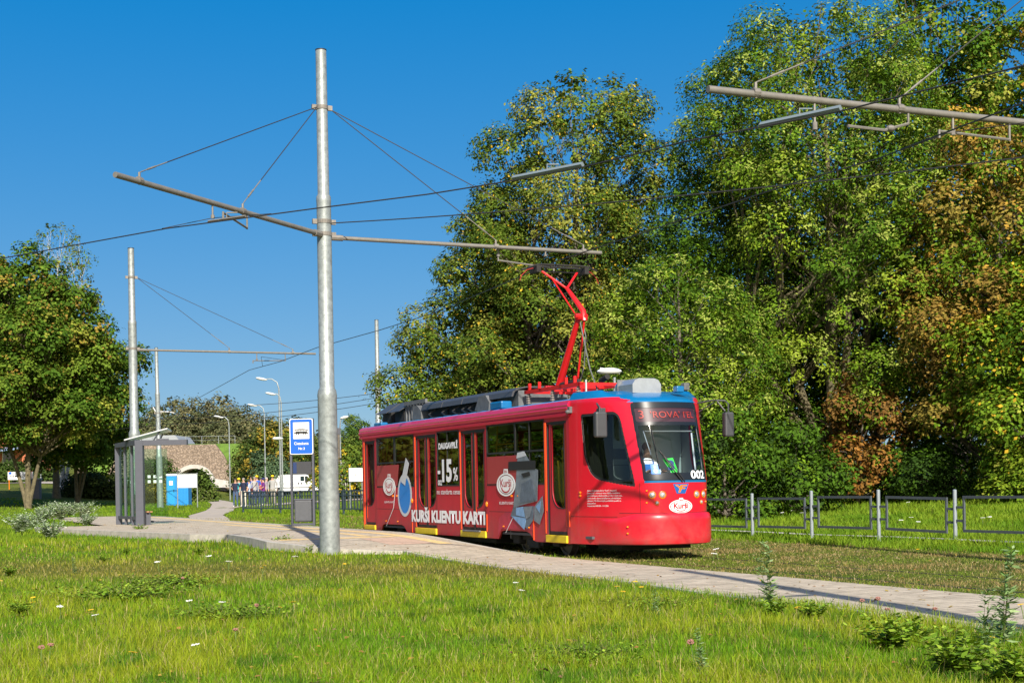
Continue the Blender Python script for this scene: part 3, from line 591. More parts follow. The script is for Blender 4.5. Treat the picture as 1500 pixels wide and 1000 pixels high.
def text(s, x0, x1, z0, z1, name, m, parent, tf, bold=0.0, sub=0, th=.002):
    """lettering fitted into the box x0..x1, z0..z1 of a surface given by tf(u, v, w)"""
    cu = bpy.data.curves.new('tmp', 'FONT'); cu.body = s; cu.size = 1; cu.offset = bold; cu.extrude = 0; cu.resolution_u = 3
    o = bpy.data.objects.new('tmp', cu); COL.objects.link(o)
    dg = bpy.context.evaluated_depsgraph_get(); me = bpy.data.meshes.new_from_object(o.evaluated_get(dg))
    bpy.data.objects.remove(o); bpy.data.curves.remove(cu)
    me.name = name; me.materials.clear(); me.materials.append(m)
    xs_ = [v.co.x for v in me.vertices]; ys_ = [v.co.y for v in me.vertices]
    a, b, c, d = min(xs_), max(xs_), min(ys_), max(ys_)
    if sub:
        bm = bmesh.new(); bm.from_mesh(me); bmesh.ops.triangulate(bm, faces=bm.faces[:])
        bmesh.ops.subdivide_edges(bm, edges=[e for e in bm.edges if e.calc_length() > sub], cuts=2); bm.to_mesh(me); bm.free()
    for v in me.vertices:
        v.co = Vector(tf(x0+(v.co.x-a)/(b-a)*(x1-x0), z0+(v.co.y-c)/(d-c)*(z1-z0), 0))
    ob = bpy.data.objects.new(name, me); COL.objects.link(ob)
    if parent: ob.parent = parent
    return ob
def rrect(x0, x1, z0, z1, r, n=5, which=(1, 1, 1, 1)):
    P = []
    for (cx, cz, a0, k) in ((x1-r, z1-r, 0, 0), (x0+r, z1-r, 90, 1), (x0+r, z0+r, 180, 2), (x1-r, z0+r, 270, 3)):
        if which[k]:
            for i in range(n+1): a = R(a0+90*i/n); P.append((cx+r*math.cos(a), cz+r*math.sin(a)))
        else: P.append((x1 if k in (0, 3) else x0, z1 if k in (0, 1) else z0))
    return P
def ellipse(cx, cz, rx, rz, n=28): return [(cx+rx*math.cos(2*math.pi*i/n), cz+rz*math.sin(2*math.pi*i/n)) for i in range(n)]

# ------------------------------------------------------------------ the tram
PAINT = lin(222, 8, 48)
RED = grime(mat('crimson_paint', (.60, .004, .020), .32, var=.06, vscale=3, coat=.35))
REDV = grime(mat('crimson_vinyl', (.43, .006, .022), .5, var=.12, vscale=2.5, bump=.06, bscale=5))
CORN = mat('crimson_pink_lit', (.56, .004, .055), .33, var=.08, vscale=3, coat=.4)  # the body's crimson with the cornice's pinker light put into the colour
REDFILM = glassmat('red_window_film', (.1, .02, .02), .05); 
def film(name, col, tr_):
    m = bpy.data.materials.new(name); m.use_nodes = True; n = m.node_tree; p = n.nodes['Principled BSDF']; p.inputs['Base Color'].default_value = (*col, 1); p.inputs['Roughness'].default_value = .3; p.inputs['Alpha'].default_value = tr_
    return m
REDFILM = film('red_window_film', (.42, .05, .06), .82)
BLUE = mat('blue_roof_paint', (.003, .135, .33), .35, var=.12, vscale=3, coat=.3)
BLK = mat('black_rubber', (.012, .012, .013), .6); DGR = mat('dark_grey_plastic', (.05, .052, .058), .5, var=.1)
GREY = mat('grey_box_paint', (.12, .125, .13), .6, var=.3, vscale=6); SILV = mat('silver_sheet', (.55, .58, .6), .35, metal=.7, var=.08)
YELP = mat('yellow_sill', (.68, .5, .01), .5, var=.12); ORG = mat('orange_edge', (.85, .09, .01), .5); ORL = mat('orange_lens', (.8, .2, .005), .25)
WHT = mat('white_lettering', (.80, .80, .82), .45); WHS = mat('white_sticker', (.82, .82, .82), .35)
GLS = glassmat('tinted_glass', (.66, .70, .60), .07); GLW = glassmat('windscreen_glass', (.86, .94, .97), .03); GLD = glassmat('cab_side_glass', (.30, .34, .29), .04)
UND = mat('underframe_black', (.018, .017, .016), .8, var=.4); STL = mat('wheel_steel', (.16, .14, .12), .5, metal=.5, var=.3)
PRED = mat('pantograph_red', (.62, .012, .012), .35, var=.08); INS = mat('insulator_brown', (.2, .17, .15), .4)
INT = mat('interior_panel', (.5, .52, .53), .7); INTB = mat('cab_partition_blue', (.52, .66, .74), .6); YRL = mat('yellow_handrail', (.85, .52, .01), .4); SEAT = mat('seat_blue', (.03, .07, .16), .8)
FLO = mat('vinyl_floor', (.08, .08, .09), .7)
TRX = 7.4
TIP = Vector((3.11, 27.01, 0))
FW = Vector((TS, -TC, 0)); LT = Vector((TC, TS, 0))
tram = empty('tram', TIP-FW*TRX, math.atan2(-TC, TS), 'red electric tram with blue roof and raised red pantograph, standing at the stop', 'tram')
def tb(mb, name, m, parent=None, sm=False, label=None):
    o = mb.build(name, m, parent or tram, smooth=sm, label=label)
    if parent is None or parent is tram: o.location = (TRX, 0, 0)
    return o
def tp(o, label=None):
    if o.parent is tram: o.location = (TRX, 0, 0)
    if label: o['label'] = label
    return o
NS = lambda e: (lambda u, v, w: (u, -1.25-e-w, v))          # near side surface, e metres proud of it
# ---- side walls
arch = lambda a, b, h: [(a, .28), (a+.13, h), (a+.3, h+.03), (b-.42, h+.03), (b-.24, h-.0), (b, .28)]
outer = [(-14.86, .28), (-14.86, 2.8), (-2.09, 2.8), (-2.09, .27)]+[(-3.6, .27)]+arch(-5.6, -3.75, .44)[::-1]+arch(-13.38, -11.35, .44)[::-1]
holes_n = [[(-14.66, .43), (-13.82, .43), (-13.82, 2.68), (-14.66, 2.68)], rrect(-13.66, -10.8, 1.43, 2.73, .05),
           [(-10.66, .43), (-9.29, .43), (-9.29, 2.68), (-10.66, 2.68)], rrect(-9.2, -7.8, 1.43, 2.72, .05),
           [(-7.68, .43), (-6.27, .43), (-6.27, 2.68), (-7.68, 2.68)], rrect(-6.18, -3.22, 1.43, 2.74, .05), [(-3.12, .41), (-2.22, .41), (-2.22, 2.67), (-3.12, 2.67)]]
body = plate(outer, holes_n, .05, 'body', REDV, tram, lambda u, v, w: (u, -1.225-w, v)); tp(body)
holes_f = [rrect(a, b, 1.2, 2.72, .06) for a, b in ((-14.5, -12.4), (-12.2, -9.9), (-9.7, -7.4), (-7.2, -4.9), (-4.7, -2.5))]
tp(plate([(-14.86, .28), (-14.86, 2.8), (-2.09, 2.8), (-2.09, .28)], holes_f, .05, 'far_side_wall', REDV, tram, lambda u, v, w: (u, 1.225-w, v)))
m = MB()
for a, b in ((-14.5, -12.4), (-12.2, -9.9), (-9.7, -7.4), (-7.2, -4.9), (-4.7, -2.5)): m.box(a, b, 1.22, 1.226, 1.2, 2.72)
tb(m, 'far_window_glass', GLS)
# rear end
m = MB(); m.prism([(-14.86, -1.25), (-14.95, -1.2), (-15.12, -.9), (-15.2, 0), (-15.12, .9), (-14.95, 1.2), (-14.86, 1.25)], 'z', .3, 1.3)
m.prism([(-14.86, -1.25), (-14.93, -1.2), (-15.05, -.9), (-15.08, 0), (-15.05, .9), (-14.93, 1.2), (-14.86, 1.25)], 'z', 1.3, 3.0); tb(m, 'rear_end', RED)
# floor, ceiling, interior
m = MB(); m.box(-14.8, -1.3, -1.19, 1.19, .38, .43); tb(m, 'floor', FLO)
m = MB(); m.box(-14.8, -2.1, -1.19, 1.19, 2.76, 2.79); tb(m, 'ceiling', INT)
seat0 = None
for i, x in enumerate([-13.2, -12.4, -11.6, -5.6, -4.9, -4.2, -9.0, -8.3]):
    for y in ((.75,) if i > 5 else (-.75, .75)):
        if seat0 is None:
            m = MB(); m.box(-.22, .22, -.38, .38, .82, .9, bev=.02); m.box(-.26, -.18, -.38, .38, .86, 1.5, bev=.02); m.box(-.05, .05, -.1, .1, .43, .82)
            s = m.build('passenger_seat', SEAT, tram); seat0 = s
        else: s = seat0.copy(); COL.objects.link(s)
        s.location = (TRX+x, y, 0)
m = MB()
for x in (-14.2, -13.75, -10.9, -10.0, -9.35, -7.75, -7.0, -6.35, -3.6, -3.0, -2.5):
    m.tube([(x, -.95, .43), (x, -.95, 2.1), (x, -.9, 2.76)], .018, 6)
for y in (-.6, .6): m.tube([(-14.5, y, 2.35), (-2.6, y, 2.35)], .018, 6)
for x in (-14.35, -10.35, -9.6, -7.4, -6.6, -2.75):
    m.tube([(x-.1, -1.12, 1.9), (x-.1, -1.1, 1.25), (x, -1.08, 1.0), (x+.12, -1.08, .8)], .02, 6)
    m.tube([(x+.14, -1.12, 1.5), (x+.1, -1.1, 1.25), (x+.02, -1.08, 1.0)], .016, 6)
tb(m, 'handrails', YRL)
# ---- doors
def leaf(x0, x1, gx0, gx1, gz0, rc, z0=.44, z1=2.66):
    """one door leaf; rc = (round bottom-left, round bottom-right)"""
    r = min(.34, (gx1-gx0)*.8)
    gl = rrect(gx0, gx1, gz0, 2.6, r, 7, (0, 0, rc[0], rc[1]))
    d = tp(plate([(x0, z0), (x1, z0), (x1, z1), (x0, z1)], [gl], .035, 'door', REDV, tram, lambda u, v, w: (u, -1.205-w, v)))
    g = plate(gl, [], .008, 'door_glass', GLS, d, lambda u, v, w: (u, -1.205-w, v))
    g2 = plate([(x0, z0), (x1, z0), (x1, z0+.06), (x0, z0+.06)], [], .05, 'rubber_edge', BLK, d, lambda u, v, w: (u, -1.2-w, v))
    rim = plate([(p[0]+(.022 if p[0] > (gx0+gx1)/2 else -.022), p[1]+(.022 if p[1] > 1.5 else -.022)) for p in gl], [gl], .006, 'glass_seal', BLK, d, lambda u, v, w: (u, -1.226-w, v))
    return d
leaf(-14.63, -13.86, -14.54, -13.96, .95, (0, 1))
for x in (-10.66, -7.68):
    leaf(x+.05, x+.66, x+.13, x+.55, .95, (1, 0)); leaf(x+.75, x+1.35, x+.85, x+1.26, .95, (0, 1))
leaf(-3.05, -2.3, -2.93, -2.38, .97, (1, 0))
m = MB()
for a, b in ((-10.0, -9.91), (-7.02, -6.93)): m.box(a, b, -1.235, -1.19, .44, 2.66)
for a, b in ((-14.66, -13.82), (-10.66, -9.29), (-7.68, -6.27), (-3.12, -2.22)):
    m.box(a, b, -1.24, -1.18, 2.62, 2.68); m.box(b-.03, b, -1.24, -1.18, .43, 2.62); m.box(a, a+.012, -1.24, -1.18, .43, 2.62)
tb(m, 'door_seals', BLK)
for a, b in ((-14.66, -13.82), (-10.66, -9.29), (-7.68, -6.27), (-3.12, -2.22)):
    m = MB(); m.box(a-.02, b+.02, -1.29, -1.2, .28 if a > -14 else .3, .425, bev=.008); tb(m, 'door_sill', YELP)
m = MB(); m.box(-7.5, -6.5, -1.33, -1.28, .40, .44, bev=.01); tb(m, 'grab_step', GREY)
m = MB()
for x in (-14.70, -10.70, -7.72, -3.19, -3.14): m.box(x-.012, x+.012, -1.262, -1.24, .45 if x != -3.14 else .9, 2.66)
for x in (-9.86, -6.88, -14.58, -2.30): m.box(x-.008, x+.008, -1.228, -1.2, .6, 2.6)
for x, a, b in ((-14.78, .3, .95), (-10.98, .3, .8), (-6.22, .42, .8), (-3.78, .3, .92), (-2.12, .6, .9)): m.box(x-.012, x+.012, -1.262, -1.24, a, b)
tb(m, 'orange_reflector_strips', ORG)
# ---- side windows
def window(x0, x1, z0, z1, bars=(), trans=None):
    f = MB()
    for a, b, c, d in ((x0, x1, z0, z0+.03), (x0, x1, z1-.03, z1), (x0, x0+.03, z0+.03, z1-.03), (x1-.03, x1, z0+.03, z1-.03)): f.box(a, b, -1.256, -1.2, c, d)
    for x, w_ in bars: f.box(x-w_/2, x+w_/2, -1.253, -1.2, z0+.03, z1-.03)
    if trans: f.box(x0+.03, x1-.03, -1.258, -1.245, trans, trans+.04)
    fo = tb(f, 'side_window', BLK); g = MB(); g.box(x0+.01, x1-.01, -1.244, -1.238, z0+.01, z1-.01); g.build('pane', GLS, fo)
    return fo
window(-13.66, -10.8, 1.43, 2.73, ((-12.25, .12),), 2.04)
window(-9.2, -7.8, 1.43, 2.72, ((-8.55, .03),))
window(-6.18, -3.22, 1.43, 2.74, ((-4.66, .07), (-3.95, .03)), 2.1)
# ---- advertising on the side
def decal(poly, m_, name='advert_panel', e=.012, par=None, holes=()):
    return tp(plate(poly, list(holes), .003, name, m_, par or tram, NS(e)))
STN = mat('stone_grey_print', (.16, .19, .22), .5, var=.25, vscale=9); STD = mat('stone_dark_print', (.10, .13, .17), .5, var=.3, vscale=9); STB = mat('stone_blue_print', (.18, .33, .55), .5, var=.2, vscale=9)
LGR = mat('light_grey_print', (.52, .54, .57), .5, var=.06); BLP = mat('blue_print', (.012, .2, .62), .45)
decal([(-13.62, 1.46), (-12.02, 1.46), (-11.9, 2.0), (-13.62, 2.0)], REDFILM, 'red_window_film')
decal([(-6.14, 1.46), (-4.5, 1.46), (-4.3, 2.05), (-6.14, 2.05)], REDFILM, 'red_window_film')
decal([(-5.62, .33), (-5.42, .5)]+[(-3.8, .5)]+[(-3.78, .72), (-4.1, .86), (-5.2, .86), (-5.55, .72)], mat('paler_red_print', (.40, .02, .05), .5, var=.3, vscale=3), 'fender_patch', .004)  # slightly paler, uneven red above the front wheel arch
decal(ellipse(-11.5, 1.22, .52, .54, 36), LGR, 'grey_oval_print', .006, holes=[ellipse(-11.5, 1.22, .42, .46, 36)])
decal(ellipse(-11.5, 1.22, .42, .46, 36), BLP, 'blue_oval_print', .006)
decal([(-11.72, 1.56), (-11.42, 1.46), (-11.12, 2.02), (-11.34, 2.16)], LGR, 'grey_blade_print', .018)
decal([(-4.6, 1.52), (-4.5, 1.98), (-4.05, 2.03), (-3.72, 1.78), (-3.5, 1.72), (-3.55, 1.1), (-4.4, 1.0), (-4.75, .95)], STN, 'stone_print', .018)
decal([(-4.75, .96), (-3.72, 1.0), (-3.75, .72), (-4.05, .52), (-4.9, .78)], STD, 'stone_print', .021)
decal([(-3.7, .98), (-3.3, 1.2), (-3.25, .9), (-3.45, .62), (-3.72, .7)], STN, 'stone_print', .021)
decal([(-4.85, .78), (-4.1, .74), (-4.2, .5)], STB, 'blue_stone_print', .024)
decal([(-5.5, 1.8), (-3.4, 1.8), (-3.4, 1.8+.001), (-5.5, 1.801)], BLK, 'thin_seam', .004)
decal([(-4.95, 1.74), (-3.6, 1.74), (-3.6, 1.92), (-4.95, 1.92)], BLK, 'dark_strip_print', .027)
for x0, z0, x1, z1, xx in ((-12.95, .42, -12.0, 2.0, 0), (-5.2, .42, -4.28, 2.12, 0)):
    decal([(x0, z0), (x0+.02, z0), (x1+.02-.35, .9+.001), (x1+.02, z1), (x1, z1), (x1-.37, .9)], WHS, 'white_print_line', .009)
def onion(cx, cz, r, par):
    o = decal(ellipse(cx, cz, r, r*.5, 32), WHS, 'onion_emblem', .024, holes=[ellipse(cx, cz, r*.86, r*.43, 32)])
    k = plate(ellipse(cx, cz, r*.80, r*.395, 32), [], .003, 'emblem_disc', WHS, o, NS(.024))
    k = plate([(cx-r*.25, cz+r*.48), (cx+r*.25, cz+r*.48), (cx+r*.2, cz+r*.68), (cx-r*.2, cz+r*.68)], [], .003, 'emblem_cap', WHS, o, NS(.024))
    text('Kurši', cx-r*.58, cx+r*.58, cz-r*.1, cz+r*.24, 'lettering', REDV, o, NS(.028), .01)
    text('BN', cx-r*.14, cx+r*.14, cz+r*.51, cz+r*.63, 'lettering', REDV, o, NS(.028))
    sm = [(cx+r*.42*math.cos(a), cz-r*.08+r*.22*math.sin(a)) for a in np.linspace(math.pi*1.05, math.pi*1.95, 10)]+[(cx+r*.5*math.cos(a), cz-r*.08+r*.28*math.sin(a)) for a in np.linspace(math.pi*1.95, math.pi*1.05, 10)]
    plate(sm, [], .003, 'smile_mark', REDV, o, NS(.028))
onion(-12.63, 1.45, .47, None); onion(-5.11, 1.44, .49, None)
decal([(-4.55, 1.98), (-4.5, 2.10), (-4.15, 2.12), (-4.05, 2.03)], LGR, 'stone_print', .021)
decal([(-4.4, 1.05), (-4.3, 1.45), (-3.8, 1.55), (-3.6, 1.12)], STD, 'stone_print', .027); decal([(-4.3, 1.66), (-3.9, 1.7), (-3.85, 1.62), (-4.2, 1.58)], BLK, 'stone_print', .030)
decal([(-4.6, .95), (-4.25, .98), (-4.15, .76), (-4.6, .80)], STB, 'stone_print', .027); decal([(-3.62, .98), (-3.38, 1.1), (-3.42, .85)], STB, 'stone_print', .027); decal([(-4.2, .97), (-3.8, .99), (-3.9, .78), (-4.1, .72)], STN, 'stone_print', .030)
TT = lambda s, a, b, c, d, e=.03, bold=0.0: tp(text(s, a, b, c, d, 'lettering', WHT, tram, NS(e), bold))
TT('KLIENTU KARTE', -13.05, -12.25, 1.02, 1.07, .012, .01); TT('KLIENTU KARTE', -5.5, -4.66, 1.02, 1.08, .012, .01)
TT('KURŠI KLIENTU KARTI', -11.0, -6.3, .56, .93, .012, .055)
TT('DAUGAVPILĪ', -9.07, -7.86, 2.30, 2.49, .012, .055); TT('15', -8.86, -8.24, 1.52, 2.06, .012, .04); TT('-', -9.15, -8.98, 1.72, 1.80, .012, .04); TT('%', -8.16, -7.87, 1.55, 1.86, .012, .02)
TT('002', -9.14, -8.88, 1.45, 1.58, .012, .03); TT('no standarta cenas', -9.22, -7.74, 1.24, 1.36, .012, .004)
# little lamps on the side, panel seams
m = MB()
for x in (-12.4, -12.1, -4.87, -4.53): m.ell((x, -1.255, 1.2), (.05, .02, .03))
for x in (-12.95, -12.05, -5.3, -4.0): m.ell((x, -1.262, .55), (.035, .02, .02))
for x, z in ((-10.95, 1.08), (-6.2, 1.02)): m.ell((x, -1.26, z), (.04, .03, .06))
tb(m, 'side_marker_lamps', ORL, sm=True)
m = MB()
for x in (-13.72, -10.76, -9.25, -7.73, -6.22, -3.17, -11.05, -4.96, -3.8): m.box(x-.004, x+.004, -1.252, -1.24, .3, 1.42 if x not in (-11.05, -4.96, -3.8) else .86)
m.box(-13.75, -11.0, -1.252, -1.24, .86, .868); m.box(-6.1, -3.2, -1.252, -1.24, .86, .868)
tb(m, 'panel_seams', BLK)
# ---- cornice and roof
prof = [(-1.22, 2.74), (-1.285, 2.75), (-1.29, 2.80), (-1.262, 2.82), (-1.30, 2.85), (-1.31, 2.90), (-1.28, 2.93), (-1.295, 2.96), (-1.27, 3.02), (-1.18, 3.06), (-1.18, 2.9)]
for s in (1, -1):
    m = MB(); m.prism([(y*s, z) for y, z in prof], 'x', -15.0, -2.05); tb(m, 'cornice', CORN, sm=False)
m = MB(); ny = 12
for i in range(61):
    x = -15.02+13.1*i/60
    for j in range(ny+1):
        y = -1.2+2.4*j/ny; m.v.append((x, y, 3.02+.13*(1-(y/1.2)**2)))
for i in range(60):
    for j in range(ny): m.f.append((i*(ny+1)+j, (i+1)*(ny+1)+j, (i+1)*(ny+1)+j+1, i*(ny+1)+j+1)); m.mi.append(0)
for i in range(24):
    x = -14.9+.55*i
    m.tube([(x, y, 3.035+.13*(1-(y/1.2)**2)) for y in (-1.18, -.9, -.6, 0, .6, .9, 1.18)], .02, 5)
tb(m, 'roof', BLUE, sm=True)

# ---- nose: plan curve swept over height
PC = [(0, 0), (.3, .028), (.5, .09), (.645, .19), (.75, .325), (.85, .50), (.95, .72), (1.05, 1.0), (1.15, 1.38), (1.22, 1.75), (1.25, 2.09)]
def catmull(P, n=14):
    Q = [(-P[1][0], P[1][1])]+P+[(1.262, 2.45)]; out = []
    for i in range(1, len(Q)-2):
        for k in range(n):
            t = k/n; p = [Q[i-1], Q[i], Q[i+1], Q[i+2]]
            out.append(tuple(.5*((2*p[1][a])+(-p[0][a]+p[2][a])*t+(2*p[0][a]-5*p[1][a]+4*p[2][a]-p[3][a])*t*t+(-p[0][a]+3*p[1][a]-3*p[2][a]+p[3][a])*t**3) for a in (0, 1)))
    return out+[P[-1]]
CP = catmull(PC); arc = [0]
for a, b in zip(CP, CP[1:]): arc.append(arc[-1]+math.hypot(b[0]-a[0], b[1]-a[1]))
SMAX = arc[-1]; CW = [p[0] for p in CP]; CB = [p[1] for p in CP]
def s_of_w(w_): return float(np.interp(abs(w_), CW, arc))*(1 if w_ >= 0 else -1)
def nose(s, z, off=0, bump=False):
    a = abs(s); w_ = float(np.interp(a, arc, CW)); b = float(np.interp(a, arc, CB))
    h = .03; w1 = float(np.interp(max(0, a-h), arc, CW)); b1 = float(np.interp(max(0, a-h), arc, CB)); w2 = float(np.interp(min(SMAX, a+h), arc, CW)); b2 = float(np.interp(min(SMAX, a+h), arc, CB))
    tx, tb_ = w2-w1, b2-b1; l = math.hypot(tx, tb_) or 1; nw, nb_ = tb_/l, -tx/l      # outward
    if a < 1e-6: nw = 0; nb_ = -1
    k = 1-smooth((w_-.62)/.62)
    rk = 0
    if z > 1.47: rk = .40*((z-1.47)/1.45)**1.12
    if z > 2.93: rk += .5*((z-2.93)/.2)**2
    b += rk*k
    if z < 1.47 and not bump: b += .03*k*(1.47-z)
    if z > 2.95: 
        q = (z-2.95)/.25; w_ -= .12*q*q*(1-k)
    if bump:
        fade = 1-smooth((a-1.15)/.8)
        prof_ = .065 if .42 < z < .74 else (.065*(1-((.42-z)/.22)**2) if z <= .42 else .065*math.sqrt(max(0, 1-((z-.74)/.13)**2)))
        off += prof_*fade
    w_ += nw*off; b += nb_*off
    return Vector((-b, math.copysign(w_, s) if s else 0, z))
NF = lambda e: (lambda u, v, w: nose(u, v, e))            # u = arc length, v = height
BBC = {}
def inpoly(x, z, P):
    k = id(P)
    if k not in BBC: BBC[k] = (min(p[0] for p in P), max(p[0] for p in P), min(p[1] for p in P), max(p[1] for p in P), P)
    q = BBC[k]
    if x < q[0] or x > q[1] or z < q[2] or z > q[3]: return False
    return inpoly_(x, z, P)
def inpoly_(x, z, P):
    c = False; j = len(P)-1
    for i in range(len(P)):
        if (P[i][1] > z) != (P[j][1] > z) and x < (P[j][0]-P[i][0])*(z-P[i][1])/(P[j][1]-P[i][1])+P[i][0]: c = not c
        j = i
    return c
def rpoly(P, r, n=6):
    out = []
    for i, p in enumerate(P):
        a = Vector(P[i-1]); b = Vector(p[:2]); c = Vector(P[(i+1) % len(P)][:2]); a = Vector(a[:2])
        rr_ = p[2] if len(p) > 2 else r
        u = (a-b); v = (c-b); ru = min(rr_, u.length*.48); rv = min(rr_, v.length*.48); p0 = b+u.normalized()*ru; p1 = b+v.normalized()*rv
        for k in range(n+1):
            t = k/n; q = p0*(1-t)**2+b*2*t*(1-t)+p1*t*t; out.append((q.x, q.y))
    return out
sw = s_of_w
WS = rpoly([(-sw(.70), 2.925, .08), (-sw(.665), 1.46, .04), (sw(.665), 1.46, .04), (sw(.70), 2.925, .08)], .05)
WIN_in = rpoly([(-sw(.64), 2.49, .05), (-sw(.62), 1.60, .05), (sw(.64), 1.60, .1), (sw(.665), 2.49, .06)], .05)
DSP = rpoly([(-sw(.66), 2.82), (-sw(.65), 2.56), (sw(.63), 2.56), (sw(.64), 2.82)], .04)
CW_o = rpoly([(-sw(1.205), 2.75, .05), (-sw(1.19), 1.95, .1), (-sw(1.14), 1.52, .28), (-sw(.765), 1.355, .03), (-sw(.862), 2.77, .22)], .06)
def shrink(P, k=.045):
    cx = sum(p[0] for p in P)/len(P); cz = sum(p[1] for p in P)/len(P)
    W_ = max(p[0] for p in P)-min(p[0] for p in P); H_ = max(p[1] for p in P)-min(p[1] for p in P)
    return [(cx+(p[0]-cx)*(1-2*k/W_), cz+(p[1]-cz)*(1-2*k/H_)) for p in P]
CW_i = shrink(CW_o); CWF_o = [(-a, b) for a, b in CW_o]; CWF_i = [(-a, b) for a, b in CW_i]
def bumptop(s): return .865-.10*smooth((abs(s)-.75)/.7)
zs = list(np.arange(.28, 3.2001, .0125)); ss = list(np.arange(-SMAX, SMAX+.001, 2*SMAX/480))
cats = {k: MB() for k in ('cab_shell', 'roof_visor', 'windscreen_frame', 'windscreen', 'destination_display', 'wf', 'wg', 'wf2', 'wg2')}
offs = {'windscreen': -.004, 'windscreen_frame': -.003, 'wg': -.02, 'wg2': -.02, 'wf': -.006, 'wf2': -.006, 'destination_display': -.012}
vid = {k: {} for k in cats}
def gv(k, i, j):
    d = vid[k]
    if (i, j) not in d: d[(i, j)] = len(cats[k].v); cats[k].v.append(tuple(nose(ss[i], zs[j], offs.get(k, 0))))
    return d[(i, j)]
for i in range(len(ss)-1):
    for j in range(len(zs)-1):
        s = (ss[i]+ss[i+1])/2; z = (zs[j]+zs[j+1])/2; w_ = abs(float(np.interp(abs(s), arc, CW)))
        if z < .31: k = 'cab_shell'
        if inpoly(s, z, WS): k = 'destination_display' if inpoly(s, z, DSP) else ('windscreen' if inpoly(s, z, WIN_in) else 'windscreen_frame')
        elif inpoly(s, z, CW_o): k = 'wg' if inpoly(s, z, CW_i) else 'wf'
        elif inpoly(s, z, CWF_o): k = 'wg2' if inpoly(s, z, CWF_i) else 'wf2'
        elif z > 2.925 and (w_ < .74-.25*smooth((z-2.93)/.1)+.3*smooth((z-2.96)/.06) or z > 3.04): k = 'roof_visor'
        else: k = 'cab_shell'
        cats[k].f.append((gv(k, i, j), gv(k, i+1, j), gv(k, i+1, j+1), gv(k, i, j+1))); cats[k].mi.append(0)
# closing cap of the visor back to the roof
k = len(cats['roof_visor'].v); top = [nose(s, zs[-1]) for s in ss[::10]]
mcap = MB(); n = len(top)
for p in top: mcap.v.append(tuple(p))
for p in top: mcap.v.append((-2.05 if p.x > -2.05 else p.x, p.y, 3.13+.05*(1-(p.y/1.2)**2)))
for i in range(n-1): mcap.f.append((i, i+1, n+i+1, n+i)); mcap.mi.append(0)
tb(cats['cab_shell'], 'cab_shell', RED, sm=True); rv = tb(cats['roof_visor'], 'roof_visor', BLUE, sm=True); mcap.build('visor_top', BLUE, rv, smooth=True)
wsf = tb(cats['windscreen_frame'], 'windscreen_frame', mat('black_frit', (.01, .014, .02), .35, spec=.3), sm=True); cats['windscreen'].build('windscreen', GLW, wsf, smooth=True)
dd = cats['destination_display'].build('destination_display', mat('display_dark', (.05, .022, .034), .4, spec=.3), wsf, smooth=True)
wf = tb(cats['wf'], 'cab_window_frame', BLK, sm=True); cats['wg'].build('cab_window', GLD, wf, smooth=True)
wf2 = tb(cats['wf2'], 'cab_window_frame', BLK, sm=True); cats['wg2'].build('cab_window', GLD, wf2, smooth=True)
LED = mat('led_red', lin(150, 46, 40), .5, emit=.08)
text("3", -sw(.60), -sw(.52), 2.62, 2.77, 'display_lettering', LED, dd, NF(.002), .0, .03); text("'ROVA' I'EL", -sw(.40), sw(.54), 2.63, 2.755, 'display_lettering', LED, dd, NF(.002), .0, .03)
# cab seam frame around the wiper zone: blue band, logo
m = MB(); 
def band_(mb, s0, s1, z0, z1, e, n=24):
    k = len(mb.v)
    for i in range(n+1):
        s = s0+(s1-s0)*i/n; mb.v += [tuple(nose(s, z0, e)), tuple(nose(s, z1, e)), tuple(nose(s, z1, e-.01)), tuple(nose(s, z0, e-.01))]
    for i in range(n):
        for q in range(4): mb.f.append((k+i*4+q, k+i*4+(q+1) % 4, k+i*4+4+(q+1) % 4, k+i*4+4+q)); mb.mi.append(0)
band_(m, -sw(.655), sw(.655), 1.425, 1.462, .006); tb(m, 'blue_trim', BLUE)
def nplate(poly, name, m_, e, par=None, holes=()):
    """plate laid on the nose, finely cut so that it bends with the surface"""
    cu = plate(poly, list(holes), .0, name, m_, par or tram, lambda u, v, w: (u, v, 0))
    me = cu.data; bm = bmesh.new(); bm.from_mesh(me); bmesh.ops.triangulate(bm, faces=bm.faces[:])
    for _ in range(3):
        E_ = [e_ for e_ in bm.edges if e_.calc_length() > .05]
        if E_: bmesh.ops.subdivide_edges(bm, edges=E_, cuts=1)
        bmesh.ops.triangulate(bm, faces=bm.faces[:])
    bm.to_mesh(me); bm.free()
    for v in me.vertices: v.co = nose(v.co.x, v.co.y, e)
    return tp(cu)
# maker's badge: blue trapezium with orange letters
cxl = 0.0
bd = nplate([(cxl-.165, 1.40), (cxl+.165, 1.40), (cxl+.09, 1.22), (cxl-.09, 1.22)], 'maker_badge', mat('badge_blue', (.01, .1, .35), .4), .008)
ORB = mat('badge_orange', (.8, .17, .01), .4)
nplate([(-.13, 1.38), (-.07, 1.38), (-.045, 1.35), (0, 1.38), (.13, 1.38), (.12, 1.355), (.03, 1.355), (.02, 1.33), (.09, 1.33), (.08, 1.305), (.01, 1.305), (-.02, 1.24), (-.06, 1.24), (-.035, 1.31), (-.08, 1.35)], 'badge_mark', ORB, .011, bd)
ov = nplate(ellipse(0, .985, .245, .125, 36), 'oval_sticker', WHS, .008); nplate(ellipse(0, .985, .225, .112, 36), 'sticker_ring', RED, .010, ov, [ellipse(0, .985, .21, .102, 36)])
nplate([(-.05, 1.10), (.05, 1.10), (.035, 1.14), (-.035, 1.14)], 'sticker_cap', WHS, .008, ov); text('BN', -.03, .03, 1.085, 1.12, 'lettering', RED, ov, NF(.011)); text('Kurši', -.155, .155, .945, 1.05, 'lettering', RED, ov, NF(.012), .03, .05)
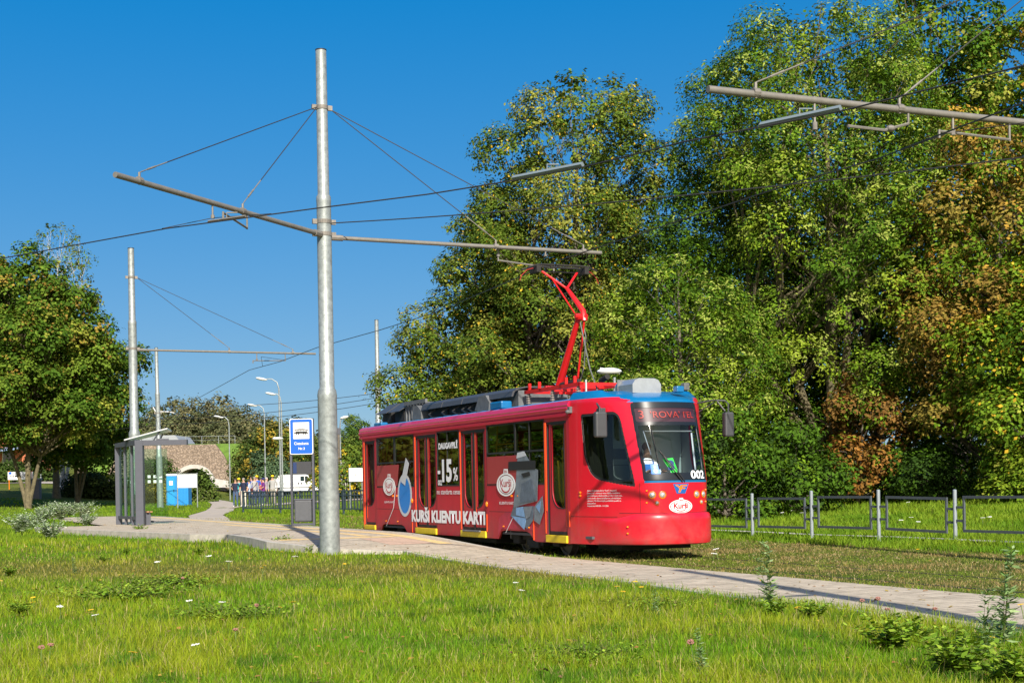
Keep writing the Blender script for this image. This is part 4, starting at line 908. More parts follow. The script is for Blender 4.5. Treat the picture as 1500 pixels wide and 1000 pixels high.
sm = [(.10*math.cos(a), .945+.035*math.sin(a)) for a in np.linspace(math.pi*1.05, math.pi*1.95, 9)]+[(.115*math.cos(a), .945+.05*math.sin(a)) for a in np.linspace(math.pi*1.95, math.pi*1.05, 9)]
nplate(sm, 'smile_mark', RED, .012, ov)
tp(text('002', sw(.23), sw(.575), 1.49, 1.645, 'fleet_number', WHT, tram, NF(.006), .03, .05))
ws = nplate([(-sw(.54), 1.585), (-sw(.385), 1.585), (-sw(.385), 1.765), (-sw(.54), 1.765)], 'wheelchair_sticker', mat('sticker_blue', (.01, .16, .6), .4), .006)
c0 = -sw(.465)
nplate(ellipse(c0, 1.64, .035, .033, 16), 'wheelchair_symbol', WHS, .008, ws, [ellipse(c0, 1.64, .024, .022, 16)]); nplate([(c0-.012, 1.68), (c0, 1.68), (c0+.03, 1.64), (c0+.02, 1.63), (c0-.012, 1.66)], 'wheelchair_symbol', WHS, .008, ws); nplate(ellipse(c0-.01, 1.715, .013, .013, 10), 'wheelchair_symbol', WHS, .008, ws)
nb_ = nplate([(-.30, 1.86), (-.09, 1.88), (-.02, 1.62), (-.16, 1.60), (-.27, 1.80)], 'route_board', mat('route_green', (.02, .62, .04), .5), -.03)
text('3', -.22, -.08, 1.65, 1.84, 'lettering', mat('route_number_blue', (.01, .03, .15), .5), nb_, NF(-.024), .05, .05)
m = MB()
for i, t_ in enumerate(['Atlaide 15% garantēta tikai tur "Kurši", Daugavpilī,', 'Dobeles iela 7, Valmieras, veicot vētkāju nosūtīšanu,', 'atlaide nedarbojas ar atlaides precēm, precēm ar īpašu cenu,', 'pārtikas precēm, tabakas izstrādājumiem, alkoholiskajiem', 'dzērieniem, Tulīti dāvanu kartēm, pasūtāmām precēm un', 'pakalpojumiem.', 'Akcijas periods: 24.08.2023. - 31.12.2024.']):
    wd_ = [.86, .95, 1.0, .97, .97, .27, .64][i]
    s0 = -sw(1.175); s1 = -sw(.90)
    tp(text(t_, s0, s0+(s1-s0)*wd_, 1.275-.048*i, 1.312-.048*i, 'small_lettering', WHT, tram, NF(.004), .008, 0))
# bumper
m = MB(); zb = list(np.arange(.22, .875, .03)); sb = [s for s in ss[::5] if abs(s) < 1.95]
for s in sb:
    for j in range(len(zb)):
        f = j/(len(zb)-1); z = .30+(bumptop(s)-.30)*f; zz = .30+(.865-.30)*f; p = nose(s, zz, .004, True); p.z = z; m.v.append(tuple(p))
for i in range(len(sb)-1):
    for j in range(len(zb)-1): a = i*len(zb)+j; m.f.append((a, a+1, a+len(zb)+1, a+len(zb))); m.mi.append(0)
tb(m, 'bumper', RED, sm=True)
m = MB(); band_(m, -1.25, 1.25, .868, .876, .003, 40); 
for s in (-1.25, 1.25):
    for z0, z1 in ((.78, 1.46),):
        m.tube([nose(s*.62, .87+.0*z0, .002), nose(s*.64, 1.42, .002)], .004, 4)
band_(m, -SMAX+.02, -1.3, .80, .808, .003, 20); band_(m, 1.3, SMAX-.02, .80, .808, .003, 20)
tb(m, 'panel_gap', BLK)
# underside of the nose
m = MB(); n = 60; pts = [nose(-SMAX+2*SMAX*i/n, .3, .0) for i in range(n+1)]; m.add([(p.x, p.y, .30) for p in pts], [tuple(range(n+1))]); m.box(-1.9, -.95, -.75, .75, .17, .3); tb(m, 'underfloor', UND)
# headlights
def lamp(s, z, r, sub_m, name='headlight', lens=None):
    p = nose(s, z, .0); n_ = (nose(s, z, .05)-p).normalized(); q = n_.to_track_quat('Z', 'Y').to_matrix().to_4x4(); M = Matrix.Translation(p) @ q
    a = MB(); ring = []
    a.add([M @ Vector((rr_*math.cos(2*math.pi*k/20), rr_*math.sin(2*math.pi*k/20), h)) for rr_, h in ((r*1.16, .002), (r*1.12, .010), (r, .012), (r*.9, -.0)) for k in range(20)], [(i*20+k, i*20+(k+1) % 20, (i+1)*20+(k+1) % 20, (i+1)*20+k) for i in range(3) for k in range(20)])
    o = tb(a, name, sub_m, sm=True)
    b = MB(); b.ell((0, 0, 0), (r*.88, r*.88, .03), 16, 8); b.v = [tuple(M @ Vector(v)) for v in b.v]; b.build('lens', lens, o, smooth=True)
LENS = mat('lamp_lens', (.62, .62, .6), .08, metal=.6, var=.5, vscale=30)
for s, z, r in ((-.56, 1.20, .062), (-.37, 1.20, .062), (.36, 1.20, .062), (.56, 1.20, .062)): lamp(s, z, r, ORL, lens=LENS)
for s, z in ((-.47, 1.055), (.49, 1.055)): lamp(s, z, .038, ORL, 'fog_lamp', LENS)
m = MB()
for s, z in ((-.66, 1.28), (-.66, 1.06), (.66, 1.28), (.66, 1.06), (-1.0, .62), (-1.0, .50)): p = nose(s, z, .09 if z < .8 else .004, False); m.ell(p, (.018, .022, .018), 10, 6)
tb(m, 'parking_sensors', ORL, sm=True)
m = MB(); 
for z in (1.26, 1.2): p = nose(-sw(1.215), z, .006); m.ell(p, (.05, .015, .025))
tb(m, 'turn_signal', ORL, sm=True)
# wipers
m = MB(); m.tube([nose(.02, 1.44, .03), nose(-.12, 1.62, .045), nose(-.36, 2.02, .03)], .014, 5); m.tube([nose(.07, 1.44, .03), nose(-.06, 1.62, .045), nose(-.33, 1.98, .03)], .009, 5)
m.tube([nose(-.40, 1.68, .02), nose(-.44, 2.40, .02)], .012, 5); tb(m, 'wiper', BLK)
# mirrors
m = MB(); m.box(-.86, -.72, -1.36, -1.12, 2.28, 2.76, bev=.035); mi = tb(m, 'near_mirror', DGR)
m = MB(); p = nose(-sw(1.07), 2.82, .0); m.tube([p, Vector((-.95, -1.22, 2.92)), Vector((-.8, -1.24, 2.84)), Vector((-.8, -1.24, 2.7))], .018, 6); m.box(-1.18, -.98, -1.12, -1.02, 2.62, 2.84, bev=.01); m.build('mirror_arm', DGR, mi)
m = MB(); m.box(-.42, -.28, 1.16, 1.36, 2.27, 2.74, bev=.035); mi = tb(m, 'far_mirror', DGR)
m = MB(); p = nose(sw(.84), 2.93, .0); m.tube([p, (-.5, 1.02, 2.97), (-.42, 1.24, 2.96), (-.35, 1.27, 2.9), (-.35, 1.27, 2.7)], .017, 6); m.tube([nose(sw(.86), 2.76, 0), (-.5, 1.05, 2.93)], .013, 5); m.tube([(-.47, 1.1, 2.95), (-.36, 1.2, 2.76)], .016, 5); m.build('mirror_arm', DGR, mi)
# little camera at the seam
m = MB(); m.ell((-2.0, -1.31, 2.82), (.05, .05, .04)); m.box(-2.05, -1.95, -1.3, -1.24, 2.8, 2.92); tb(m, 'side_camera', GREY, sm=True)
# cab interior
m = MB(); m.box(-1.0, -.42, -.72, .72, 1.0, 1.42, bev=.05); m.box(-1.15, -.95, -.9, -.5, .9, 1.5, bev=.04); tb(m, 'dashboard', DGR)
m = MB(); L2 = {}
for f in cats['cab_shell'].f[::1]:
    vs_ = [Vector(cats['cab_shell'].v[i]) for i in f]; c = sum(vs_, Vector())/4
    if c.x < -.12 and .5 < c.z < 2.98 and (abs(c.y) > .6 or c.z < 1.4):
        sh_ = Vector((-.03*(1 if c.x > -1.2 else .2), -math.copysign(.04, c.y), 0)); ids = []
        for i, v in zip(f, vs_):
            if i not in L2: L2[i] = len(m.v); m.v.append(tuple(v+sh_))
            ids.append(L2[i])
        m.f.append(tuple(ids)); m.mi.append(0)
tb(m, 'cab_inner_lining', INT, sm=True)
m = MB(); m.box(-2.02, -1.98, -.35, 1.18, .45, 2.75); tb(m, 'cab_partition', INTB); m = MB(); m.box(-2.02, -1.98, -1.18, -.36, .45, 2.75); tb(m, 'dark_partition_part', DGR)  # second box: dark section added to darken the view through the side window
m = MB(); m.box(-1.98, -1.97, -.35, -.05, 1.9, 2.1); m.box(-1.98, -1.97, .2, .32, 1.6, 1.75); m.box(-1.975, -1.965, -.6, .4, 1.78, 1.79); tb(m, 'partition_panels', GREY)
m = MB(); m.tube([nose(-sw(.55), 2.38, -.06), nose(sw(.5), 2.38, -.06)], .012, 4); m.tube([nose(sw(.55), 2.35, -.1), nose(sw(.58), 1.65, -.15)], .02, 5); m.tube([nose(-sw(.57), 2.38, -.05), nose(-sw(.5), 1.95, -.06)], .01, 4); tb(m, 'cab_window_trim', SILV)
m = MB(); m.box(-1.5, -1.05, -.25, .25, 1.15, 1.27, bev=.03); m.box(-1.55, -1.46, -.25, .25, 1.25, 1.95, bev=.04); m.box(-1.4, -1.2, -.1, .1, .43, 1.15); tb(m, 'driver_seat', DGR)
m = MB()
for y in (-.85, .85): m.box(-1.95, -.75, y-.01, y+.01, .45, 1.3)
tb(m, 'cab_lining', DGR)
# ---- bogies
axles = [(-12.35, 0), (-10.45, 0), (-5.05, 1), (-3.1, 1)]
for bx in (-11.4, -4.1):
    m = MB(); m.box(bx-1.45, bx+1.45, -1.0, -.86, .26, .42, bev=.02); m.box(bx-1.45, bx+1.45, .86, 1.0, .26, .42); m.box(bx-.4, bx+.4, -1.08, 1.08, .18, .4); m.box(bx-.25, bx+.25, -1.12, -1.0, .12, .3, bev=.02)
    for ax in (bx-.97, bx+.97): m.box(ax-.16, ax+.16, -1.08, -.9, .18, .42, bev=.03)
    bo = tb(m, 'bogie', UND)
    for ax in (bx-.97, bx+.97):
        for y in (-.78, .78):
            q = MB(); M = Matrix.Translation((ax, y, .31)) @ Matrix.Rotation(R(90), 4, 'X')
            pr = [(.06, -.1), (.30, -.09), (.30, .0), (.33, .02), (.33, .045), (.0, .045)]
            n = 28; k = len(q.v)
            for (rr_, h) in [(0, .03), (.24, .03), (.25, .06), (.305, .06), (.31, -.05), (.34, -.055), (.34, -.075), (.0, -.075)]:
                for a in range(n): q.v.append(tuple(M @ Vector((rr_*math.cos(2*math.pi*a/n), rr_*math.sin(2*math.pi*a/n), h*(1 if y < 0 else -1)))))
            for i in range(7):
                for a in range(n): q.f.append((i*n+a, i*n+(a+1) % n, (i+1)*n+(a+1) % n, (i+1)*n+a)); q.mi.append(0)
            q.build('wheel', STL, bo, smooth=True)
m = MB(); m.box(-14.6, -13.5, -1.0, 1.0, .2, .38); m.box(-9.6, -6.2, -1.05, 1.05, .16, .38); tb(m, 'underfloor_boxes', UND)
m = MB(); 
for a, b in ((-13.38, -11.35), (-5.6, -3.75)): m.box(a+.1, b-.2, -1.15, -1.1, .42, .9)
tb(m, 'wheel_arch_lining', UND)
# ---- roof equipment
for i, (a, b) in enumerate(((-15.0, -14.15), (-14.0, -13.1))):
    m = MB(); m.prism([(-.62, 3.14), (.62, 3.14), (.62, 3.62), (-.35, 3.66), (-.62, 3.5)], 'x', a+.08, b-.08)
    o = tb(m, 'resistor_box', UND)
    l = MB(); l.add([(a, -.78, 3.44), (b, -.78, 3.44), (b, -.4, 3.70), (a, -.4, 3.70), (a, -.79, 3.42), (b, -.79, 3.42), (b, -.38, 3.67), (a, -.38, 3.67)], [(0, 1, 2, 3), (4, 5, 6, 7), (0, 1, 5, 4), (1, 2, 6, 5), (2, 3, 7, 6), (3, 0, 4, 7)]); l.build('sloping_lid', DGR, o)
m = MB()
for x in np.arange(-13.1, -11.6, .22): m.box(x, x+.05, -.62, .62, 3.13, 3.6)
m.box(-13.1, -11.5, -.66, -.6, 3.56, 3.66); m.box(-13.1, -11.5, .6, .66, 3.56, 3.66); m.box(-13.1, -11.5, -.5, .5, 3.14, 3.5); tb(m, 'roof_rack', GREY)
m = MB(); m.prism([(-12.15, 3.1), (-11.5, 3.1), (-11.5, 3.35), (-11.8, 3.5), (-12.1, 3.5)], 'y', -.78, -.55); tb(m, 'grey_cover', GREY)
xs_l = [(-11.5, -10.1), (-10.05, -8.8), (-8.75, -7.55), (-7.5, -5.85)]
for i, (a, b) in enumerate(xs_l):
    m = MB(); m.box(a+.05, b-.03, -.6, .6, 3.13, 3.50); o = tb(m, 'converter_box', UND if i < 3 else GREY)
    l = MB(); P = [(-.78, 3.36), (-.74, 3.48), (-.62, 3.555), (-.4, 3.59), (.4, 3.60), (.62, 3.57), (.74, 3.5), (.74, 3.47), (.6, 3.54), (-.4, 3.56), (-.6, 3.52), (-.70, 3.46), (-.74, 3.36)]
    l.prism(P, 'x', a, b); l.build('rounded_lid', DGR, o)
m = MB(); m.prism([(-7.9, 3.1), (-7.05, 3.1), (-7.0, 3.3), (-7.2, 3.47), (-7.6, 3.47)], 'y', -.82, -.62); tb(m, 'grey_cover', GREY)
m = MB()
for x in (-10.8, -9.9, -9.2, -8.6, -8.2): m.tube([(x, -.62, 3.35), (x-.1, -.8, 3.22), (x+.25, -.85, 3.14), (x+.5, -.8, 3.12)], .022, 5)
tb(m, 'roof_cables', BLK)
m = MB(); m.box(-6.6, -5.95, -.98, -.72, 3.1, 3.27, bev=.03); tb(m, 'roof_hatch', BLUE); m = MB(); m.box(-14.3, -13.7, -1.1, -.9, 3.04, 3.16, bev=.03); tb(m, 'roof_hatch', BLUE)
m = MB(); P = [(-.55, 3.16), (-.55, 3.36), (-.45, 3.46), (-.3, 3.5), (.3, 3.5), (.45, 3.46), (.55, 3.36), (.55, 3.16)]; m.prism([(y*.56-.12, 3.10+(z-3.12)*.82) for y, z in P], 'x', -1.72, -1.0)
o = tb(m, 'air_conditioner', SILV, sm=False)
l = MB(); 
for x in (-1.6,): l.box(x, x+.012, -.44, .20, 3.14, 3.418)
l.build('lid_seam', GREY, o)
m = MB(); m.ell((-2.7, -.55, 3.16), (.19, .19, .1)); m.tube([(-2.7, -.55, 3.2), (-2.7, -.55, 3.5)], .022, 8); tb(m, 'roof_antenna', SILV, sm=True)
m = MB(); m.box(-.72, -.56, .28, .44, 3.12, 3.24, bev=.02); tb(m, 'roof_lamp_housing', BLUE); m = MB(); m.box(-.70, -.56, .44, .56, 3.16, 3.30, bev=.02); tb(m, 'roof_lamp', GREY)
# ---- pantograph
m = MB()
for y in (-.5, .5): m.box(-5.7, -3.0, y-.04, y+.04, 3.40, 3.48)
for x in (-5.66, -4.9, -3.9, -3.04): m.box(x-.04, x+.04, -.54, .54, 3.41, 3.47)
for x in (-5.5, -5.0, -3.7, -3.3): m.box(x-.02, x+.02, -.53, -.47, 3.48, 3.62)
pan = tb(m, 'pantograph', PRED)
for x in (-5.55, -4.35, -3.15):
    for y in (-.5, .5):
        m = MB(); m.tube([(x, y, 3.16), (x, y, 3.40)], .035, 8)
        for z in (3.2, 3.25, 3.3, 3.35): m.tube([(x, y, z-.012), (x, y, z+.012)], .06, 8)
        m.build('insulator', INS, pan)
HZ = 6.10
m = MB()
m.tube([(-5.1, -.0, 3.5), (-4.05, 0, 4.93)], [.085, .06], 8); m.tube([(-5.1, -.32, 3.5), (-5.1, .32, 3.5)], .05, 8); m.build('lower_arm', PRED, pan, smooth=True)
m = MB(); m.tube([(-3.9, 0.05, 4.82), (-3.95, .05, 5.02), (-4.55, 0, 5.55), (-4.62, 0, 5.6)], [.055, .06, .045, .04], 8)
m.tube([(-4.60, 0, 5.58), (-4.95, -.42, 5.98)], .026, 6); m.tube([(-4.60, 0, 5.58), (-4.95, .42, 5.98)], .026, 6); m.tube([(-4.08, -.06, 4.92), (-3.9, .1, 4.9)], .075, 8); m.tube([(-4.0, -.12, 4.93), (-4.0, .16, 4.93)], .05, 8); m.build('upper_arm', PRED, pan, smooth=True)
m = MB(); m.tube([(-4.3, .05, 3.52), (-3.92, .05, 4.80)], .022, 6); m.tube([(-4.15, -.05, 5.0), (-4.85, -.25, 5.85)], .016, 6); m.build('thrust_rod', PRED, pan)
m = MB(); m.tube([(-5.15, 0, 3.56), (-4.1, 0, 3.58)], .05, 8); m.tube([(-3.6, .25, 3.55), (-3.3, .25, 3.62)], .06, 8); m.build('springs', UND, pan)
m = MB()
for dx in (-.16, .16):
    m.tube([(-4.95+dx, y, HZ-.10*max(0, (abs(y)-.5)/.35)**1.6) for y in np.linspace(-.82, .82, 15)], .022, 5)
m.box(-5.13, -4.77, -.62, -.52, 5.94, 6.08); m.box(-5.13, -4.77, .52, .62, 5.94, 6.08); m.tube([(-4.95, -.6, 5.98), (-4.95, .6, 5.98)], .018, 6); m.build('collector_head', UND, pan)
m = MB()
for y in (-.62, .62):
    s = 1 if y > 0 else -1
    m.tube([(-4.95, y, 6.04), (-4.95, y+.14*s, 6.0), (-4.95, y+.27*s, 5.88), (-4.95, y+.32*s, 5.76)], .010, 5)
m.build('collector_horn', mat('horn_dark_red', (.30, .012, .012), .5), pan)
m = MB(); m.tube([(-4.0, 0, 4.8), (-3.8, 0, 4.3), (-3.5, -.05, 3.8), (-3.1, -.1, 3.35), (-3.0, -.15, 3.2)], .014, 5); m.tube([(-4.05, .06, 4.9), (-3.95, .1, 4.5), (-4.05, .1, 3.9), (-4.2, .05, 3.5)], .012, 5); m.build('cable', GREY, pan)
# ------------------------------------------------------------------ driver and passengers' group
SKIN = mat('skin', (.50, .28, .19), .6, var=.06)
def skinned(name, J, E_, mats, zone, parent=None, sub=1):
    """one continuous body grown from joints J {key: (pos, radius)} and edges E_; zone(co) -> material slot"""
    me = bpy.data.meshes.new(name); keys = list(J)
    me.from_pydata([J[k][0] for k in keys], [(keys.index(a), keys.index(b)) for a, b in E_], [])
    o = bpy.data.objects.new(name, me); COL.objects.link(o)
    sk = o.modifiers.new('s', 'SKIN'); sv = me.skin_vertices[0].data
    for i, k in enumerate(keys):
        r = J[k][1]; sv[i].radius = (r if isinstance(r, tuple) else (r, r)); sv[i].use_root = (k == 'pelvis')
    sb_ = o.modifiers.new('u', 'SUBSURF'); sb_.levels = sub; sb_.render_levels = sub
    dg = bpy.context.evaluated_depsgraph_get(); m2 = bpy.data.meshes.new_from_object(o.evaluated_get(dg))
    bpy.data.objects.remove(o); m2.name = name; m2.materials.clear()
    for q in mats: m2.materials.append(q)
    for p in m2.polygons: p.material_index = zone(p.center); p.use_smooth = True
    ob = bpy.data.objects.new(name, m2); COL.objects.link(ob)
    if parent: ob.parent = parent
    return ob
def clothm(n, c): return mat(n, c, .85, var=.15, vscale=12)
def person(loc, h, face, label, shirt, trousers, shoes, hat=None, hair=(.05, .035, .025), long_sleeve=False, arms='down', group='people waiting beside the bar fence', bag=None, build=1.0, stance=.09, step=0.0):
    s = h/1.75; b = build
    root = empty('person', loc, face, label, 'person', group)
    J = {'pelvis': ((0, 0, .95*s), (.155*b*s, .11*b*s)), 'waist': ((0, 0, 1.08*s), (.145*b*s, .10*b*s)), 'chest': ((0, .0, 1.30*s), (.17*b*s, .115*b*s)), 'shoul': ((0, 0, 1.43*s), (.12*s, .08*s)),
         'neck': ((0, .01, 1.52*s), .052*s), 'head': ((0, .02, 1.62*s), (.075*s, .09*s)), 'crown': ((0, .015, 1.70*s), (.06*s, .075*s)), 'nose': ((0, .115*s, 1.615*s), .014*s)}
    E_ = [('pelvis', 'waist'), ('waist', 'chest'), ('chest', 'shoul'), ('shoul', 'neck'), ('neck', 'head'), ('head', 'crown'), ('head', 'nose')]
    for sd_, sg in (('l', 1), ('r', -1)):
        J['hip'+sd_] = ((sg*.085*s, 0, .88*s), .095*b*s); J['knee'+sd_] = ((sg*(stance+.01)*s, .03*s+sg*step*.4, .49*s), .062*s); J['ank'+sd_] = ((sg*(stance+.02)*s, -.02*s+sg*step, .09*s), .042*s); J['toe'+sd_] = ((sg*(stance+.035)*s, .13*s+sg*step, .035*s), (.042*s, .03*s))
        J['sh'+sd_] = ((sg*.185*b*s, 0, 1.40*s), .058*s)
        if arms == 'down': el = (sg*.235*b*s, -.03*s, 1.12*s); wr = (sg*.225*b*s, .05*s, .87*s); hd = (sg*.215*b*s, .08*s, .78*s)
        elif arms == 'front': el = (sg*.24*b*s, .02*s, 1.14*s); wr = (sg*.12*s, .22*s, 1.08*s); hd = (sg*.05*s, .26*s, 1.10*s)
        elif arms == 'back': el = (sg*.25*b*s, -.08*s, 1.14*s); wr = (sg*.10*s, -.17*s, .97*s); hd = (sg*.03*s, -.18*s, .93*s)
        else: el = (sg*.26*b*s, .06*s, 1.16*s); wr = (sg*.15*s, .26*s, 1.28*s) if sg > 0 else (sg*.22*s, .1*s, .9*s); hd = (wr[0]*.8, wr[1]+.06*s, wr[2]+.05*s) if sg > 0 else (wr[0], wr[1]+.02, wr[2]-.08*s)
        J['el'+sd_] = (el, .043*s); J['wr'+sd_] = (wr, .030*s); J['hd'+sd_] = (hd, (.036*s, .02*s))
        hv = Vector(hd); dv = (hv-Vector(wr)).normalized(); sv_ = dv.cross(Vector((0, 1, 0))); sv_ = sv_.normalized() if sv_.length > .1 else Vector((1, 0, 0))
        E_ += [('pelvis', 'hip'+sd_), ('hip'+sd_, 'knee'+sd_), ('knee'+sd_, 'ank'+sd_), ('ank'+sd_, 'toe'+sd_), ('shoul', 'sh'+sd_), ('sh'+sd_, 'el'+sd_), ('el'+sd_, 'wr'+sd_), ('wr'+sd_, 'hd'+sd_)]
        for q, (off, ln) in enumerate(((-.03, .05), (-.012, .075), (.006, .08), (.024, .07))):
            J['f%d%s' % (q, sd_)] = (tuple(hv+sv_*off*s+dv*ln*s), .0085*s); E_.append(('hd'+sd_, 'f%d%s' % (q, sd_)))
        J['th'+sd_] = (tuple(Vector(wr).lerp(hv, .6)-sv_*.055*s+dv*.03*s), .0095*s); E_.append(('hd'+sd_, 'th'+sd_))
    mats = [SKIN, clothm('shirt_cloth', shirt), clothm('trouser_cloth', trousers), clothm('shoe', shoes)]
    def zone(c):
        z = c.z/s
        if z < .085: return 3
        if z < .93 and abs(c.x) < (.20*b*s if arms != 'x' else 1) and not (abs(c.x) > .175*b*s and z > .74): return 2
        if z > 1.475: return 0
        r = abs(c.x)
        if r > .19*b*s or (abs(c.y) > .135*b*s): 
            return 1 if (long_sleeve or z > 1.20) and z > .93 else 0
        return 1
    body = skinned('body', J, E_, mats, zone, root)
    m = MB(); m.ell((0, .0, 1.668*s), (.088*s, .105*s, .085*s), 14, 8); m.v = [v if v[2] > 1.62*s or v[1] < 0.02 else (v[0]*.9, min(v[1], .02*s), v[2]) for v in m.v]
    m.build('hair', clothm('hair', hair), root, smooth=True)
    if hat:
        m = MB(); m.ell((0, .0, 1.70*s), (.10*s, .118*s, .085*s), 14, 8); m.v = [(v[0], v[1], max(v[2], 1.675*s)) for v in m.v]
        m.prism([(-.08*s, .07*s), (-.06*s, .17*s), (0, .2*s), (.06*s, .17*s), (.08*s, .07*s)], 'z', 1.675*s, 1.69*s); m.build('cap', clothm('cap_cloth', hat), root, smooth=True)
    m = MB()
    for sx in (-.03, .03): m.ell((sx*s, .098*s, 1.645*s), (.011*s, .006*s, .007*s), 8, 5)
    m.ell((0, .1*s, 1.575*s), (.02*s, .005*s, .005*s), 8, 5); m.build('face_features', BLK, root)
    if bag:
        m = MB(); m.tube([(-.13*s, .1*s, 1.42*s), (0, .14*s, 1.25*s), (.19*s, .08*s, 1.02*s)], .012, 5); m.tube([(-.13*s, .0, 1.46*s), (-.13*s, .1*s, 1.42*s)], .012, 5); m.tube([(-.13*s, 0, 1.46*s), (0, -.13*s, 1.3*s), (.19*s, -.05*s, 1.02*s)], .012, 5); m.box(.15*s, .26*s, -.1*s, .12*s, .88*s, 1.06*s, bev=.02)
        tag(m.build('shoulder_bag', clothm('bag', bag), None, loc=None), 'dark red shoulder bag hanging from the strap of the person in grey', 'bag').matrix_world = Matrix.Translation(loc) @ Matrix.Rotation(face, 4, 'Z')
    return root
NAVY = (.012, .016, .045); DEN = (.05, .09, .17)
def gp(u, Y): x = u/2150*Y; return (x, Y, gz(x, Y))
PPL = [ # x px, Y, height, facing, label, shirt, trousers, shoes, hat, kwargs
 (345.5, 90, 1.74, 180, 'person in navy shirt and blue jeans with hands behind the back, leftmost', NAVY, DEN, (.7, .7, .7), None, dict(arms='back')),
 (350.5, 92.5, 1.76, 200, 'person in turquoise top and yellow cap, behind the two persons in navy', (.02, .35, .38), (.1, .1, .12), (.1, .1, .1), (.8, .55, .01), {}),
 (357.5, 89, 1.76, 160, 'person in navy polo and cream trousers, seen from the back', NAVY, (.62, .55, .45), (.6, .6, .6), None, dict(hair=(.25, .22, .2), build=1.08, stance=.11)),
 (366, 91, 1.62, 90, 'person in light blue shirt and jeans facing right, beside the grey sweater', (.38, .47, .62), DEN, (.3, .3, .3), None, dict(arms='front')),
 (373.5, 90, 1.8, 215, 'tall person in light grey sweater with a dark red shoulder bag', (.34, .34, .34), (.03, .04, .09), (.1, .1, .1), None, dict(long_sleeve=True, bag=(.08, .015, .015), hair=(.2, .19, .18))),
 (368.5, 94, 1.8, 180, 'person in royal blue top half hidden behind the one in light blue', (.02, .09, .42), DEN, (.1, .1, .1), None, dict(arms='point')),
 (377, 93.5, 1.82, 190, 'person in blue top and yellow cap behind the grey sweater', (.03, .10, .45), DEN, (.1, .1, .1), (.8, .55, .01), dict(arms='front')),
 (386.5, 90, 1.66, 100, 'person in purple shirt and dark blue cap', (.12, .015, .16), DEN, (.5, .5, .5), (.02, .02, .12), dict(arms='front', build=1.1)),
 (382, 94.5, 1.66, 230, 'person in red and blue top behind the purple shirt', (.4, .05, .08), DEN, (.1, .1, .1), None, {}),
 (391, 93, 1.68, 260, 'person with grey hair just right of the purple shirt', (.3, .25, .3), (.05, .05, .06), (.1, .1, .1), None, dict(hair=(.4, .36, .33))),
 (400, 89.5, 1.78, 185, 'person in long grey cardigan and yellow cap, rightmost of the group', (.32, .32, .31), (.26, .24, .2), (.1, .1, .1), (.8, .55, .01), dict(long_sleeve=True, build=1.1))]
for x, Y, h, fc, lb, sh, tr_, so_, ht, kw_ in PPL:
    person(gp(x-750-(745-710)*.0175, Y), h, R(fc), lb, sh, tr_, so_, ht, **kw_)
# the driver, seated in the cab
drv = empty('person', TIP-FW*1.28-LT*.02+Vector((0, 0, .80)), math.atan2(-TC, TS)-R(90), 'tram driver in white shirt and blue vest seated behind the windscreen, hands on the console', 'person')
J = {'pelvis': ((0, 0, .52), (.16, .12)), 'waist': ((0, -.02, .68), (.14, .11)), 'chest': ((0, 0, .9), (.17, .12)), 'shoul': ((0, .02, 1.04), (.13, .085)), 'neck': ((0, .04, 1.13), .055), 'head': ((0, .06, 1.25), (.078, .095)), 'crown': ((0, .055, 1.34), (.062, .075)), 'nose': ((0, .16, 1.245), .013)}
E_ = [('pelvis', 'waist'), ('waist', 'chest'), ('chest', 'shoul'), ('shoul', 'neck'), ('neck', 'head'), ('head', 'crown'), ('head', 'nose')]
for k, sg in (('l', 1), ('r', -1)):
    J['hip'+k] = ((sg*.1, .06, .5), .09); J['knee'+k] = ((sg*.13, .45, .52), .065); J['ank'+k] = ((sg*.13, .5, .1), .045); J['toe'+k] = ((sg*.13, .62, .04), .035)
    J['sh'+k] = ((sg*.19, .02, 1.0), .06); J['el'+k] = ((sg*.25, .14, .76), .045); J['wr'+k] = ((sg*.16, .40, .84), .032); J['hd'+k] = ((sg*.14, .47, .86), (.038, .022))
    E_ += [('pelvis', 'hip'+k), ('hip'+k, 'knee'+k), ('knee'+k, 'ank'+k), ('ank'+k, 'toe'+k), ('shoul', 'sh'+k), ('sh'+k, 'el'+k), ('el'+k, 'wr'+k), ('wr'+k, 'hd'+k)]
    for q, off in enumerate((-.028, -.01, .01, .028)): J['f%d%s' % (q, k)] = ((sg*.14+off, .545-.01*abs(q-1.5), .835), .009); E_.append(('hd'+k, 'f%d%s' % (q, k)))
    J['th'+k] = ((sg*.14-sg*.055, .49, .85), .010); E_.append(('hd'+k, 'th'+k))
skinned('body', J, E_, [SKIN, clothm('white_shirt', (.75, .75, .76)), clothm('dark_trousers', (.02, .02, .03)), clothm('blue_vest', (.01, .12, .42))],
        lambda c: 0 if c.z > 1.1 or c.y > .36 and c.z > .7 else (2 if c.z < .62 else (3 if abs(c.x) < .13 and abs(c.x) > .05 and c.z > .66 else 1)), drv)
m = MB(); m.ell((0, .04, 1.32), (.088, .105, .085), 14, 8); m.build('hair', clothm('hair', (.03, .02, .015)), drv, smooth=True)
m = MB()
for sx in (-.03, .03): m.ell((sx, .145, 1.275), (.012, .006, .008), 8, 5)
m.build('face_features', BLK, drv)

